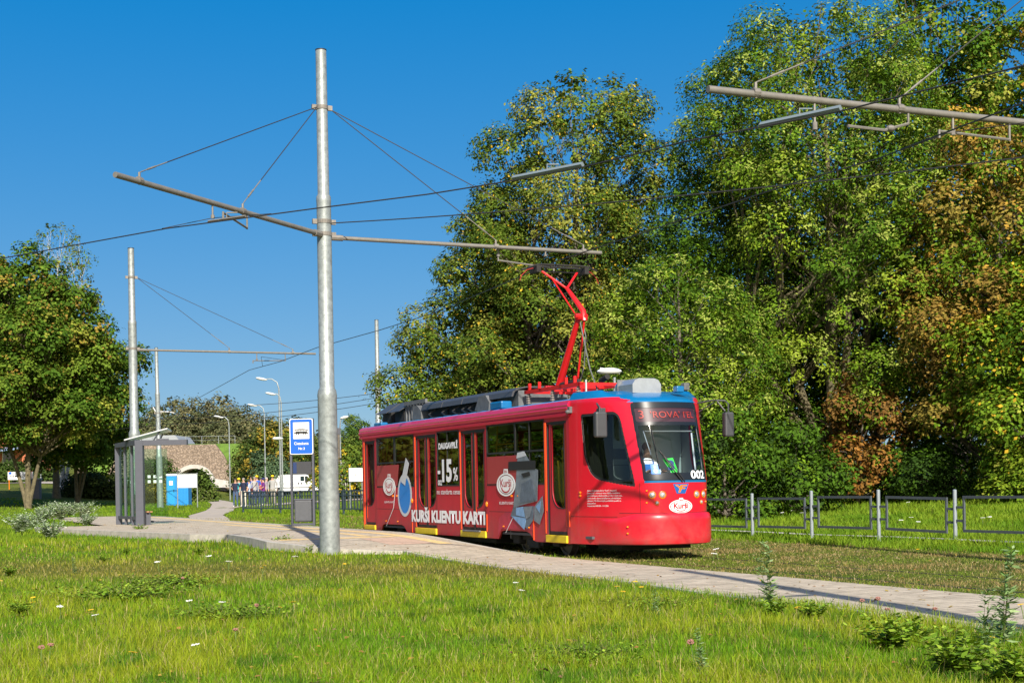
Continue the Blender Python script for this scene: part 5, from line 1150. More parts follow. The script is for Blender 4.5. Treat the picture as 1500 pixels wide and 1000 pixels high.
# ------------------------------------------------------------------ poles and overhead line
GALV = mat('galvanised_steel', (.27, .30, .30), .5, metal=.35, var=.3, vscale=9, bump=.15, bscale=40)
GALD = mat('dull_grey_tube', (.18, .17, .15), .6, metal=.2, var=.15); WIRE = mat('wire_dark', (.03, .028, .027), .5); CLMP = mat('clamp_rusty', (.20, .185, .165), .6, metal=.3, var=.3)
def stepped(mb, H, k=1.0):
    n = 28; sec = [(0, .212*k), (.02, .212*k), (3.30, .200*k), (3.36, .206*k), (3.46, .192*k), (3.52, .157*k), (7.36, .150*k), (7.42, .155*k), (7.50, .150*k), (7.55, .122*k), (H, .112*k)]
    mb.tube([(0, 0, z) for z, r in sec], [r for z, r in sec], n)
def pole(name, x, y, H, lean, label, group='stepped steel poles of the overhead line', zb=None):
    o = empty(name, (x, y, (gz(x, y) if zb is None else zb)-.05), 0, label, 'pole', group)
    o.rotation_euler = (0, lean, 0)
    m = MB(); stepped(m, H+.05); m.build('mast', GALV, o, smooth=True)
    m = MB(); m.tube([(0, 0, H+.05), (0, 0, H+.07)], .118, 24); m.build('mast_cap', BLK, o)
    return o
def clamp(o, z, r=.16):
    m = MB(); m.tube([(0, 0, z-.04), (0, 0, z+.04)], r+.012, 24)
    for a in (0, 180): m.box(r, r+.1, -.03, .03, z-.05, z+.05, M=Matrix.Rotation(R(a)+math.atan2(TS, TC), 4, 'Z'))
    m.build('clamp', CLMP, o, smooth=False)
def arm(o, zl, dirv, L, stays, zs_, r=.045, rp=.15):
    """cantilever tube from the mast with stay ropes up to a clamp at zs_"""
    d = Vector((dirv[0], dirv[1], 0)).normalized()
    m = MB(); m.tube([d*(rp+.08)+Vector((0, 0, zl)), d*L+Vector((0, 0, zl-.02))], r, 10); a = m.build('cantilever_arm', GALD, o, smooth=True)
    m = MB(); m.tube([d*rp+Vector((0, 0, zl)), d*(rp+.25)+Vector((0, 0, zl))], r*1.4, 8)
    m.build('arm_joint', CLMP, a)
    for q in stays: m = MB(); c = d*q+Vector((0, 0, zl)); m.tube([c-Vector((0, 0, .07)), c+Vector((0, 0, .14))], .022, 6); m.tube([c-d*.05, c+d*.05], r*1.3, 10); m.build('arm_clamp', CLMP, a)
    top = d*(rp*.8+.08)+Vector((0, 0, zs_))
    for q in stays:
        m = MB(); t2 = MB(); c = d*q+Vector((0, 0, zl+.14)); v = (top-c).normalized(); m.tube([c+v*.1, top], .010, 5); t2.tube([c, c+v*.85], [.010, .012], 5); t2.tube([c+v*.25, c+v*.5], .018, 6)
        m.build('stay_rope', WIRE, a); t2.build('turnbuckle', GALD, a)
    return a
PX, PY = -3.82, 30.62
p1 = pole('tram_pole', PX, PY, 10.50, R(-.05), 'big stepped galvanised pole in the foreground with arms to both sides')
clamp(p1, 6.72, .15); clamp(p1, 6.98, .15); clamp(p1, 9.36, .118)
RD = (TC, TS); LD = (-.388, -.922)
a1 = arm(p1, 6.66, RD, 6.5, (3.9, 6.05), 9.33); a2 = arm(p1, 6.70, LD, 6.85, (3.05, 6.2), 9.33, .05)
def hanger(par, base, d, q, z, L=.26):
    m = MB(); c = Vector((d[0]*q, d[1]*q, z)); m.tube([c+Vector((0, 0, .04)), c-Vector((0, 0, L))], .018, 6); m.tube([c-Vector((0, 0, L*.75)), c-Vector((0, 0, L))], .036, 8); m.build('hanger', CLMP, par)
    return c-Vector((0, 0, L))
def hold(par, d, q0, q1, z, dz, off=(0, 0)):
    """steady arm: short tube from a hanger towards the wire, with the wire clip at its end"""
    m = MB(); a = Vector((d[0]*q0, d[1]*q0, z)); b = Vector((d[0]*q1+off[0], d[1]*q1+off[1], z-dz)); m.tube([a, a-Vector((0, 0, .3))], .018, 6); m.tube([a-Vector((0, 0, .28)), b+Vector((0, 0, .1))], .020, 6); m.tube([b+Vector((0, 0, .12)), b], .02, 6); m.build('steady_arm', GALD, par); return b
hanger(a1, None, RD, 3.95, 6.64, .2); hanger(a1, None, RD, 5.1, 6.64, .14); hold(a1, RD, 3.95, 5.3, 6.64, .5)
hanger(a2, None, LD, 4.05, 6.66, .26); hold(a2, LD, 2.91, 0, 6.68, .42, (-1.23, -4.50))
p2 = pole('tram_pole', -13.75, 53.6, 10.1, R(-.1), 'tall stepped pole standing behind the bus shelter, single arm to the right'); clamp(p2, 6.5, .15); clamp(p2, 9.1, .118)
b1 = arm(p2, 6.46, RD, 6.9, (3.55, 6.0), 9.1, .04); hanger(b1, None, RD, 4.6, 6.44, .3); hold(b1, RD, 5.7, 4.75, 6.44, .34, (-.4, .6))
p3 = pole('tram_pole', -22.9, 95.5, 10.4, R(-.5), 'distant stepped pole behind the shelter roof, left of the blue toilet')
clamp(p3, 6.2, .15)
m = MB(); m.tube([(.15, 0, 6.3), (.7, .2, 6.28), (1.0, .3, 6.2)], .025, 6); m.tube([(-.15, 0, 6.3), (-.3, 0, 6.6)], .03, 6); m.build('short_bracket', WHS, p3)
p4 = pole('tram_pole', -7.5, 83, 10.2, R(0), 'distant stepped pole above the rear of the tram at the edge of the elm'); clamp(p4, 6.3, .15)
p5 = pole('tram_pole', 8.95, 22.25, 10.5, R(0), 'pole outside the right edge that carries the long arm at the top right'); clamp(p5, 6.7, .15); clamp(p5, 9.4, .118)
c1 = arm(p5, 6.70, (-TC, -TS), 6.85, (3.7, 6.1), 9.4, .05)
nd = (-TC, -TS)
hanger(c1, None, nd, 5.15, 6.70, .42); hanger(c1, None, nd, 2.75, 6.70, .3); hold(c1, nd, 1.7, 3.0, 6.7, .36); 
m = MB(); q = Vector((nd[0]*3.55, nd[1]*3.55, 6.7)); e = Vector((nd[0]*4.6, nd[1]*4.6, 6.38)); m.tube([q, q-Vector((0, 0, .2)), q.lerp(e, .4)-Vector((0, 0, .2)), e], .022, 6); m.ell(q.lerp(e, .3)-Vector((0, 0, .2)), (.07, .07, .05)); m.build('wire_bracket', GALD, c1)
p6 = pole('tram_pole', 5.95, 8.2, 10.3, 0, 'pole beside the camera outside the right edge whose shadow crosses the walkway')
arm(p6, 6.7, (-TC, -TS), 5.5, (3.0, 5.0), 9.3, .05)
def wire(name, pts, label, r=.009, sag=0, n=14, group='wires of the overhead line'):
    P = [Vector(p) for p in pts]; out = []
    if len(P) == 2:
        for i in range(n+1): f = i/n; out.append(P[0].lerp(P[1], f)-Vector((0, 0, sag*4*f*(1-f))))
    else: out = P
    m = MB(); m.tube(out, r, 5); o = m.build(name, WIRE); tag(o, label, 'wire', group); return o
wA = wire('contact_wire', [(-24, 45, 6.2), (-17.5, 36.5, 6.2), (-14.2, 33.2, 6.2), (-10.3, 29.8, 6.2), (-6.2, 26.7, 6.2), (-3.2, 25.0, 6.2), (-1.3, 24.0, 6.2), (.15, 23.0, 6.2), (1.2, 22.1, 6.2), (2.5, 20.6, 6.2), (4.3, 19.1, 6.2), (6.2, 16.9, 6.2), (8.5, 13.5, 6.2), (12, 6, 6.2)],
          'nearest contact wire, crossing in front of the big foreground pole', .012)
wC = wire('contact_wire', [(12, 6, 6.2), (9.0, 13.0, 6.2), (6.7, 18.6, 6.2), (5.95, 20.7, 6.2), (5.55, 21.9, 6.2), (4.6, 23.6, 6.2), (1.04, 31.2, 6.17), (-1.98, 40.2, 6.2), (-3.94, 44.6, 6.2), (-6.6, 50.3, 6.25), (-8.6, 55.0, 6.2), (-10.4, 58.6, 6.2), (-17.5, 80, 6.2), (-24, 98, 6.2)],
          'contact wire touching the pantograph and running to the far left pole', .012)
wire('span_wire', [(PX+.15, PY, 6.95), (8.8, 22.2, 6.35)], 'span wire from the big pole to the pole at the right edge', .012, .12)
SINS = MB(); 
def insul(par, a, b, w_=.045):
    m = MB(); m.tube([a, b], w_, 4); m.tube([(Vector(a)+Vector(b))/2, (Vector(a)+Vector(b))/2+Vector((0, 0, .11)), (Vector(a)+Vector(b))/2+Vector((.18, .06, .12))], .012, 5); m.build('section_insulator', GALD if w_ < .03 else mat('insulator_grey', (.16, .20, .22), .5), par)
insul(wA, (.1, 23.05, 6.24), (1.15, 22.15, 6.24)); insul(wA, (3.45, 19.9, 6.24), (4.35, 19.05, 6.24)); insul(wA, (-5.35, 26.25, 6.23), (-4.6, 25.8, 6.23), .025)
wire('bridle_wire', [(-6.3, 26.76, 6.21), (-5.39, 26.88, 6.41), (-4.1, 25.5, 6.21)], 'short bridle wire under the left arm of the big pole', .007)
wire('bridle_wire', [(5.55, 21.9, 6.2), (6.4, 21.2, 6.4), (7.6, 20.0, 6.3)], 'short bridle wire under the arm at the top right', .007)
wire('bridle_wire', [(-9.6, 57.0, 6.2), (-9.4, 55.5, 6.44), (-8.4, 54.6, 6.22)], 'short bridle wire under the arm of the pole behind the shelter', .008)
for i, (z1, z2, z3) in enumerate(((6.75, 6.9, 6.7), (6.5, 6.1, 6.0), (6.2, 5.75, 5.6))):
    wire('feeder_wire', [(-7.5, 83, z1), (-22.9, 95.5, z2)], ['uppermost', 'middle', 'lowest'][i]+' of three thin wires between the two distant poles', .016, .25)
    wire('feeder_wire', [(-22.9, 95.5, z2), (-46, 112, z3)], ['uppermost', 'middle', 'lowest'][i]+' of three thin wires running left from the distant pole into the maple', .016, .25)
m = MB(); m.box(-1.4, 1.4, -.04, .04, -.04, .04); o = m.build('wire_insulator', GALD); o.location = (-31.5, 101.8, 5.75); o.rotation_euler = (0, 0, R(-36)); tag(o, 'grey section insulator bar on the thin wires in front of the round maple', 'insulator')

# ------------------------------------------------------------------ shelter, sign, bin
DST = mat('anthracite_steel', (.075, .08, .10), .45, var=.06); SGL = glassmat('shelter_glass', (.80, .91, .85), .06)
sh = empty('bus_shelter', (-12.75, 48.6, .3), 0, 'anthracite steel tram shelter with glass walls and a tilted white panel on its roof', 'shelter')
# local axes: x to the right of the picture across the platform, y away from the camera along it
def sM(): return None
SHR = R(28)
sh.rotation_euler = (0, 0, SHR-R(28))
fx, bx_ = .42, -.55
m = MB(); m.box(.30, .56, -.10, .16, 0, 2.82, bev=.01); m.build('front_post', DST, sh)
m = MB(); m.box(-.98, -.80, 2.2, 2.38, 0, 2.72, bev=.01); m.build('rear_post', DST, sh)
for f in (.34, .66):
    m = MB(); x = .43+( -.89-.43)*f; y = 0+2.3*f; m.box(x-.04, x+.04, y-.05, y+.05, .0, 2.68); m.build('mullion', DST, sh)
m = MB(); m.add([(.30, -.1, 2.66), (-.98, 2.2, 2.66), (-.86, 2.36, 2.66), (.43, .1, 2.66), (.30, -.1, 2.84), (-.98, 2.2, 2.80), (-.86, 2.36, 2.80), (.43, .1, 2.84)], [(0, 3, 2, 1), (4, 5, 6, 7), (0, 1, 5, 4), (1, 2, 6, 5), (2, 3, 7, 6), (3, 0, 4, 7)]); m.build('side_beam', DST, sh)
m = MB(); m.box(.561, 2.02, -.09, .13, 2.65, 2.82); m.build('roof_beam', DST, sh)
m = MB(); m.add([(.45, .1, 2.76), (1.98, .14, 2.76), (.75, 2.6, 2.72), (-.85, 2.35, 2.72), (.45, .1, 2.80), (1.98, .14, 2.80), (.75, 2.6, 2.76), (-.85, 2.35, 2.76)], [(0, 3, 2, 1), (4, 5, 6, 7), (0, 1, 5, 4), (1, 2, 6, 5), (2, 3, 7, 6), (3, 0, 4, 7)]); m.build('roof_glass', SGL, sh)
m = MB(); m.add([(.36, .1, .28), (-.90, 2.3, .28), (-.90, 2.3, 2.62), (.36, .1, 2.62), (.372, .11, .28), (-.888, 2.31, .28), (-.888, 2.31, 2.62), (.372, .11, 2.62)], [(0, 1, 2, 3), (7, 6, 5, 4), (0, 4, 5, 1), (2, 6, 7, 3)]); m.build('side_glass', SGL, sh)
m = MB(); m.add([(.34, .05, .30), (-.93, 2.25, .30), (-.93, 2.25, .20), (.34, .05, .20), (.39, .08, .30), (-.88, 2.28, .30), (-.88, 2.28, .20), (.39, .08, .20)], [(0, 1, 2, 3), (7, 6, 5, 4), (0, 4, 5, 1), (2, 6, 7, 3), (1, 5, 6, 2), (0, 3, 7, 4)]); m.build('lower_rail', DST, sh)
m = MB(); m.box(-.88, .78, 2.4, 2.412, .25, 2.6); g = m.build('rear_glass', SGL, sh)
m = MB()
for r_ in (0, 1):
    for k in range(7): m.box(-.7+k*.2, -.6+k*.2, 2.385, 2.397, 1.42+r_*.17, 1.52+r_*.17)
m.build('glass_marker_squares', mat('frosted_white', (.75, .8, .8), .7), g)
m = MB(); m.add([(-.2, .5, 2.84), (1.28, .4, 3.20), (1.05, 2.0, 3.17), (-.45, 2.0, 2.82), (-.2, .5, 2.88), (1.28, .4, 3.24), (1.05, 2.0, 3.21), (-.45, 2.0, 2.86)], [(0, 3, 2, 1), (4, 5, 6, 7), (0, 1, 5, 4), (1, 2, 6, 5), (2, 3, 7, 6), (3, 0, 4, 7)]); m.build('tilted_solar_panel', mat('panel_white', (.62, .64, .66), .3, metal=.2), sh)
m = MB(); m.tube([(1.0, .5, 3.13), (.75, .6, 2.82)], .025, 6); m.tube([(.8, 1.8, 3.1), (.65, 1.8, 2.8)], .025, 6); m.tube([(.85, .6, 2.86), (1.25, .7, 2.86)], .04, 6); m.build('panel_strut', DST, sh)
bn = empty('bench', (-12.35, 50.0, .3), R(112), 'wooden slatted bench inside the glass shelter', 'bench')
m = MB()
for k in range(4): m.box(-.65+.0, .65, .0+k*.11, .09+k*.11, .42, .46, bev=.008)
m.build('seat', mat('wood_slats', (.33, .17, .07), .6, var=.3), bn)
for x in (-.5, .5): m = MB(); m.box(x-.04, x+.04, .05, .35, 0, .42); m.build('leg', DST, bn)
m = MB(); m.box(-.5, 1.0, -.12, -.06, .08, .13); o = m.build('foot_rail', DST, bn)
# tram stop sign
sg = empty('tram_stop_sign', (-6.36, 44.6, .3), R(-3), 'blue tram stop sign with white tram pictogram on two dark posts', 'sign')
SB = mat('sign_blue', (.004, .10, .55), .4)
for x in (-.335, .335): m = MB(); m.box(x-.035, x+.035, -.05, .05, 0, 3.26, bev=.006); m.build('post', DST, sg)
m = MB(); m.box(-.30, .30, -.05, .05, 3.18, 3.26); m.box(-.30, .30, -.03, .03, .02, .08); m.build('cross_bar', DST, sg)
SF = lambda e: (lambda u, v, w: (u, -.07-e-w, v))
bd = plate(rrect(-.355, .355, 2.17, 3.25, .05), [], .03, 'sign_panel', WHS, sg, SF(0)); plate(rrect(-.335, .335, 2.19, 3.23, .045), [], .004, 'blue_face', SB, bd, SF(.017))
wp = plate(rrect(-.245, .245, 2.64, 3.14, .01), [], .004, 'white_field', WHS, bd, SF(.021))
PIC = BLK
pb = plate([(-.22, 2.80), (.22, 2.80), (.22, 2.90), (.19, 2.92), (-.19, 2.92), (-.22, 2.90)], [rrect(-.205, -.175, 2.83, 2.895, .005)]+[rrect(-.16+.048*k, -.125+.048*k, 2.865, 2.90, .004) for k in range(7)]+[rrect(.185, .208, 2.83, 2.895, .005)], .004, 'tram_pictogram', PIC, wp, SF(.025))
for k in (-.14, -.08, .08, .14): plate(ellipse(k, 2.79, .022, .022, 12), [], .004, 'pictogram_wheel', PIC, pb, SF(.025))
plate([(-.12, 2.93), (.12, 2.93), (.12, 2.945), (-.12, 2.945)], [], .004, 'pictogram_roof', PIC, pb, SF(.025)); plate([(-.05, 2.945), (0, 3.0), (.05, 2.945), (.04, 2.945), (0, 2.985), (-.04, 2.945)], [], .004, 'pictogram_pantograph', PIC, pb, SF(.025))
text('Cietoksnis', -.22, .22, 2.46, 2.545, 'lettering', WHT, bd, SF(.024), .01); text('Nr.3', -.09, .10, 2.31, 2.385, 'lettering', WHT, bd, SF(.024), .01)
m = MB(); m.box(-.28, .28, -.03, .03, 1.56, 1.95, bev=.01); tt_ = m.build('timetable_case', mat('dark_case', (.05, .052, .06), .25), sg); m = MB(); m.box(-.28, -.17, -.036, -.031, 1.60, 1.92); m.build('timetable_note', mat('case_blue', (.02, .04, .12), .3), tt_)
bi = empty('litter_bin', (-6.36, 44.75, .3), R(-3), 'dark grey litter bin hanging between the posts of the stop sign', 'bin')
m = MB(); m.box(-.27, .27, -.16, .16, .12, .80, bev=.05); m.build('bin_body', mat('bin_plastic', (.08, .085, .095), .5, var=.08), bi); m = MB(); m.box(-.28, .28, -.17, .17, .78, .82, bev=.015); m.build('bin_rim', DST, bi)

# ------------------------------------------------------------------ railings
rl = empty('pedestrian_railing', (6.06, 37.1, 0), 0, 'grey steel railing of framed panels between round posts, right of the tram', 'railing')
RP = [(6.06+1.06*k, 37.1-2.15*k) for k in range(-3, 7)]
m0 = None
RGAL = mat('railing_steel', (.30, .34, .37), .45, metal=.3, var=.12); RDK = mat('railing_panel_grey', (.10, .115, .13), .5, metal=.2, var=.15)
for k, (x, y) in enumerate(RP):
    if m0 is None: m = MB(); m.tube([(0, 0, -.1), (0, 0, 1.10)], .042, 12); m.ell((0, 0, 1.10), (.042, .042, .02), 12, 4); m0 = m.build('post', RGAL, rl, smooth=True); o = m0
    else: o = m0.copy(); COL.objects.link(o)
    o.location = (x-6.06, y-37.1, gz(x, y))
pn = None; ang = math.atan2(-2.15, 1.06); Lp = math.hypot(1.06, 2.15)
for k in range(len(RP)-1):
    if pn is None:
        m = MB(); a, b = .24, Lp-.24
        m.box(a, b, -.02, .02, .93, .985); m.box(a, b, -.02, .02, .23, .285); m.box(a, a+.045, -.02, .02, .285, .93); m.box(b-.045, b, -.02, .02, .285, .93)
        for z in (.44, .72): m.box(.04, a, -.015, .015, z, z+.05); m.box(b, Lp-.04, -.015, .015, z, z+.05)
        pn = m.build('panel', RDK, rl); o = pn
    else: o = pn.copy(); COL.objects.link(o)
    x, y = RP[k]; x2, y2 = RP[k+1]; o.location = (x-6.06, y-37.1, (gz(x, y)+gz(x2, y2))/2); o.rotation_euler = (0, 0, ang)
    if k == 5: o.rotation_euler = (0, R(1), ang)
# dark bar fence behind the stop
fa = (-12.95, 70.6); fb = (-3.6, 57.0)
bf = empty('bar_fence', (fa[0], fa[1], gz(*fa)), math.atan2(fb[1]-fa[1], fb[0]-fa[0]), 'dark grey vertical bar fence along the back of the tram stop', 'fence')
Lf = math.hypot(fb[0]-fa[0], fb[1]-fa[1]); 
FG_ = mat('fence_dark_teal', (.035, .055, .07), .5)
m = MB(); m.box(0, Lf, -.025, .025, .98, 1.04); m.box(0, Lf, -.02, .02, .80, .84); m.box(0, Lf, -.02, .02, .22, .27); m.build('rails', FG_, bf)
k = 0; fp = None; x = 0
while x < Lf:
    if fp is None: m = MB(); m.box(-.035, .035, -.035, .035, -.3, 1.06); fp = m.build('post', FG_, bf)
    else: o = fp.copy(); COL.objects.link(o); o.location = (x, 0, 0)
    x += 2.05
bars = MB(); x = .14
while x < Lf: bars.box(x-.032, x+.032, -.014, .014, .27, 1.02); x += .27
bars.build('bars', FG_, bf)

# ------------------------------------------------------------------ street lamps
LW = mat('lamp_white', (.7, .72, .7), .4)
def park_lamp(x, y, H, rot, label, zb=None):
    o = empty('park_lamp', (x, y, gz(x, y) if zb is None else zb), rot, label, 'lamp', 'white mushroom headed park lamps')
    m = MB(); m.tube([(0, 0, -.1), (0, 0, H-.1)], [.05, .035], 10); m.build('post', GALV, o, smooth=True)
    m = MB(); m.tube([(.12, 0, H-.02), (-.05, 0, H+.0), (-.35, 0, H+.08)], [.05, .10, .06], 10); m.ell((-.12, 0, H+.04), (.30, .17, .09), 16, 8); m.v = [(v[0], v[1], max(v[2], H-.02)) if abs(v[0]+.12) < .29 else v for v in m.v]; m.build('lamp_head', LW, o, smooth=True)
park_lamp(2.46, 34.6, 4.02, R(5), 'white flat lamp head on a thin post rising just behind the tram roof')
park_lamp(-12.6, 80, 3.75, R(20), 'small white park lamp between the van and the stop sign')
def street_lamp(px_, Y, H, out, label, hd=1.0):
    x = (px_-750)/2150*Y; o = empty('street_lamp', (x, Y, gz(x, Y)), 0, label, 'lamp', 'curved arm street lamps')
    m = MB(); m.tube([(0, 0, 0), (0, 0, H-.7), (out*.12, 0, H-.25), (out*.45, 0, H-.02), (out, 0, H)], [.065, .045, .04, .035, .03], 8); m.build('mast', GALV, o, smooth=True)
    m = MB(); m.ell((out*1.15, 0, H), (.42*hd, .16, .10), 12, 6, M=Matrix.Rotation(R(12 if out < 0 else -12), 4, 'Y')); m.build('lamp_head', LW, o, smooth=True)
street_lamp(337, 122, 7.0, -.75, 'lowest curved street lamp, left of the waiting group')
street_lamp(389, 120, 7.6, -.85, 'curved street lamp above the waiting group')
street_lamp(411, 102, 8.4, -1.05, 'tallest curved street lamp left of the stop sign')
street_lamp(414, 112, 7.9, -.7, 'pale street lamp just behind the tallest one')
street_lamp(499.5, 95, 5.2, .25, 'street lamp right of the big pole, head on a short arm', .7)
street_lamp(60, 150, 6.5, .9, 'street lamp behind the left maples')
wpz = empty('wooden_pole', ((497-750)/2150*93, 93, gz(-11, 93)), 0, 'short dark wooden pole with a box on top right of the big pole', 'pole'); m = MB(); m.tube([(0, 0, 0), (0, 0, 4.4)], [.11, .08], 8); m.build('shaft', BARK, wpz); m = MB(); m.box(-.12, .12, -.1, .1, 4.1, 4.5); m.build('box', DST, wpz)

# ------------------------------------------------------------------ van
VW = mat('van_white', (.74, .76, .78), .3, coat=.4); VG = mat('van_glass', (.02, .035, .04), .08, coat=.5)
vx, vy = -21.6, 147
van = empty('panel_van', (vx, vy, gz(vx, vy)), 0, 'white panel van parked in profile behind the waiting people, nose to the right', 'van')
prof = [(-2.35, .35), (-2.38, 1.1), (-2.33, 1.85), (-2.2, 1.95), (.95, 1.96), (1.25, 1.88), (1.9, 1.28), (2.35, 1.12), (2.5, .85), (2.52, .42), (2.1, .32)]
prof += [(2.02, .32)]+[(1.65+.38*math.cos(a), .34+.38*math.sin(a)) for a in np.linspace(.05, math.pi-.05, 8)]+[(-1.1+.0, .32)]+[(-1.5+.38*math.cos(a), .34+.38*math.sin(a)) for a in np.linspace(.05, math.pi-.05, 8)]+[(-1.95, .33)]
plate(prof, [], 1.8, 'body', VW, van, lambda u, v, w: (u, -w, v))
m = MB()
plate([(1.0, 1.25), (1.0, 1.78), (1.22, 1.78), (1.72, 1.27)], [], .02, 'side_window', VG, van, lambda u, v, w: (u, -.905-w, v)); plate([(.55, 1.3), (.55, 1.78), (.93, 1.78), (.93, 1.3)], [], .02, 'side_window', VG, van, lambda u, v, w: (u, -.905-w, v))
m.add([(1.30, -.78, 1.87), (1.30, .78, 1.87), (1.93, .8, 1.30), (1.93, -.8, 1.30)], [(0, 1, 2, 3)]); m.build('windscreen', VG, van)
for x in (1.65, -1.5):
    for y in (-.8, .8):
        m = MB(); m.tube([(x, y-.11, .32), (x, y+.11, .32)], .32, 20); w_ = m.build('wheel', BLK, van); m = MB(); m.tube([(x, y-.12, .32), (x, y+.12, .32)], .18, 14); m.build('rim', SILV, w_)
m = MB(); m.box(-2.2, 2.2, -.915, -.9, .62, .70); m.box(.3, .42, -.915, -.9, .98, 1.16); m.box(.62, .74, -.915, -.9, .98, 1.16); m.build('trim', BLK, van); m = MB()
m.box(-2.1, .4, -.908, -.9, .9, .92); m.box(.45, .46, -.908, -.9, .5, 1.8); m.box(-1.0, -.99, -.908, -.9, .5, 1.8); m.build('door_seams', GREY, van)
plate([(2.28, .82), (2.46, .82), (2.40, 1.05), (2.2, 1.1)], [], .02, 'headlight', LENS, van, lambda u, v, w: (u, -.905-w, v)); plate([(-2.36, .9), (-2.28, .9), (-2.26, 1.3), (-2.35, 1.3)], [], .02, 'tail_light', RED, van, lambda u, v, w: (u, -.905-w, v))
m = MB(); m.box(1.05, 1.2, -1.08, -.92, 1.2, 1.42, bev=.03); m.build('wing_mirror', BLK, van)
WGR = mat('window_print_grey', (.45, .47, .5), .4)
for a in (-1.9, -1.2, -.55): plate([(a, .98), (a+.5, .98), (a+.35, 1.32), (a+.15, 1.3)], [], .01, 'side_print', WGR, van, lambda u, v, w: (u, -.905-w, v))

# ------------------------------------------------------------------ toilet, info board, signs
TB = mat('toilet_blue', (.01, .22, .55), .5, var=.08)
tl = empty('portable_toilet', (-23.6, 104, gz(-23.6, 104)), 0, 'blue portable toilet standing before the stone tunnel', 'toilet')
m = MB(); m.box(-.78, .78, -.55, .55, .0, 2.1, bev=.03); m.build('cabin', TB, tl); m = MB(); m.box(-.8, .8, -.58, .58, 2.09, 2.25, bev=.06); m.build('roof', WHS, tl)
m = MB(); m.box(-.72, -.16, -.575, -.552, .1, 2.0); d = m.build('door', mat('toilet_door_blue', (.015, .27, .6), .45), tl); m = MB(); m.box(-.55, -.3, -.585, -.575, 1.45, 1.75); m.build('notice', WHS, d); m = MB(); m.box(-.25, -.2, -.6, -.575, .95, 1.15); m.build('handle', BLK, d)
m = MB()
for x in (-.12, .12, .36, .6): m.box(x, x+.07, -.58, -.55, .12, 1.95)
m.build('ribs', TB, tl)
ib = empty('notice_board', (-20.35, 92, gz(-20.35, 92)), 0, 'blank white notice board on two thin posts in front of the blue toilet', 'sign')
for x in (-.62, .62): m = MB(); m.tube([(x, 0, 0), (x, 0, 2.2)], .035, 8); m.build('post', GALV, ib)
m = MB(); m.box(-.60, .60, -.04, .04, 1.28, 2.12, bev=.01); m.build('board', mat('board_white', (.72, .74, .75), .5), ib); m = MB(); m.box(-.64, .64, -.05, .05, 2.12, 2.17); m.build('top_rail', GALV, ib)
o_ = empty('white_sign', (-7.25, 68.2, gz(-7.25, 68.2)), 0, 'white framed sign on two posts just left of the tram rear', 'sign')
m = MB(); m.box(-.32, .32, -.03, .03, 1.35, 1.98, bev=.01); s_ = m.build('board', WHS, o_); m = MB(); m.box(-.02, -.005, -.035, -.03, 1.45, 1.95); m.box(-.25, .28, -.035, -.03, 1.66, 1.68); m.build('thin_lines', GREY, s_)
for x in (-.28, .28): m = MB(); m.tube([(x, .04, 0), (x, .04, 1.9)], .025, 6); m.build('post', GALV, o_)
sx, sy = -45.2, 134
o_ = empty('lawn_sign', (sx, sy, gz(sx, sy)), 0, 'long low white sign with dark lettering on orange posts, under the round maple', 'sign')
m = MB(); m.box(-.8, 1.5, -.03, .03, .9, 1.62); s_ = m.build('board', WHS, o_); text('PIEMINEKLIS', -.6, 1.3, 1.12, 1.34, 'lettering', BLK, s_, lambda u, v, w: (u, -.035, v), .01)
m = MB(); m.box(-.72, -.45, -.04, -.03, 1.4, 1.6); m.build('blue_mark', SB, s_)
for x in (-.7, 1.4): m = MB(); m.tube([(x, 0, 0), (x, 0, 1.7)], .04, 6); m.build('post', ORL, o_)

# ------------------------------------------------------------------ embankment with stone tunnel
def stone_mat():
    m = bpy.data.materials.new('rubble_stone'); m.use_nodes = True; n = m.node_tree; p = n.nodes['Principled BSDF']; p.inputs['Roughness'].default_value = .95
    tc = n.nodes.new('ShaderNodeTexCoord'); v = n.nodes.new('ShaderNodeTexVoronoi'); v.inputs['Scale'].default_value = 4.2; n.links.new(tc.outputs['Object'], v.inputs['Vector'])
    r = n.nodes.new('ShaderNodeValToRGB'); e = r.color_ramp.elements; e[0].color = (.42, .34, .26, 1); e[1].color = (.20, .16, .12, 1); e[0].position = .0; e[1].position = .62; n.links.new(v.outputs['Distance'], r.inputs[0])
    r2 = n.nodes.new('ShaderNodeValToRGB'); e = r2.color_ramp.elements; e[0].color = (.7, .65, .6, 1); e[1].color = (1.2, 1.15, 1.1, 1); n.links.new(v.outputs['Color'], r2.inputs[0])
    mx = n.nodes.new('ShaderNodeMix'); mx.data_type = 'RGBA'; mx.blend_type = 'MULTIPLY'; mx.inputs[0].default_value = 1; n.links.new(r.outputs[0], mx.inputs[6]); n.links.new(r2.outputs[0], mx.inputs[7]); n.links.new(mx.outputs[2], p.inputs['Base Color'])
    b = n.nodes.new('ShaderNodeBump'); b.inputs['Strength'].default_value = 1; b.inputs['Distance'].default_value = .25; b.invert = True; n.links.new(v.outputs['Distance'], b.inputs['Height']); n.links.new(b.outputs[0], p.inputs['Normal'])
    return m
STONE = stone_mat(); CONC = mat('tunnel_concrete', (.42, .40, .36), .85, var=.2, vscale=1.5)
EX, EY = -37.4, 172; ez = gz(EX, EY)
HE = 7.0-ez
tn = empty('tunnel_portal', (EX, EY, ez-.1), 0, 'rubble stone tunnel face with a pale concrete arch in the embankment', 'tunnel')
arc_ = [(2.3*math.cos(a), 2.3*math.sin(a)) for a in np.linspace(0, math.pi, 16)]
sf = lambda u, v, w: (u, v*.55-w, v)
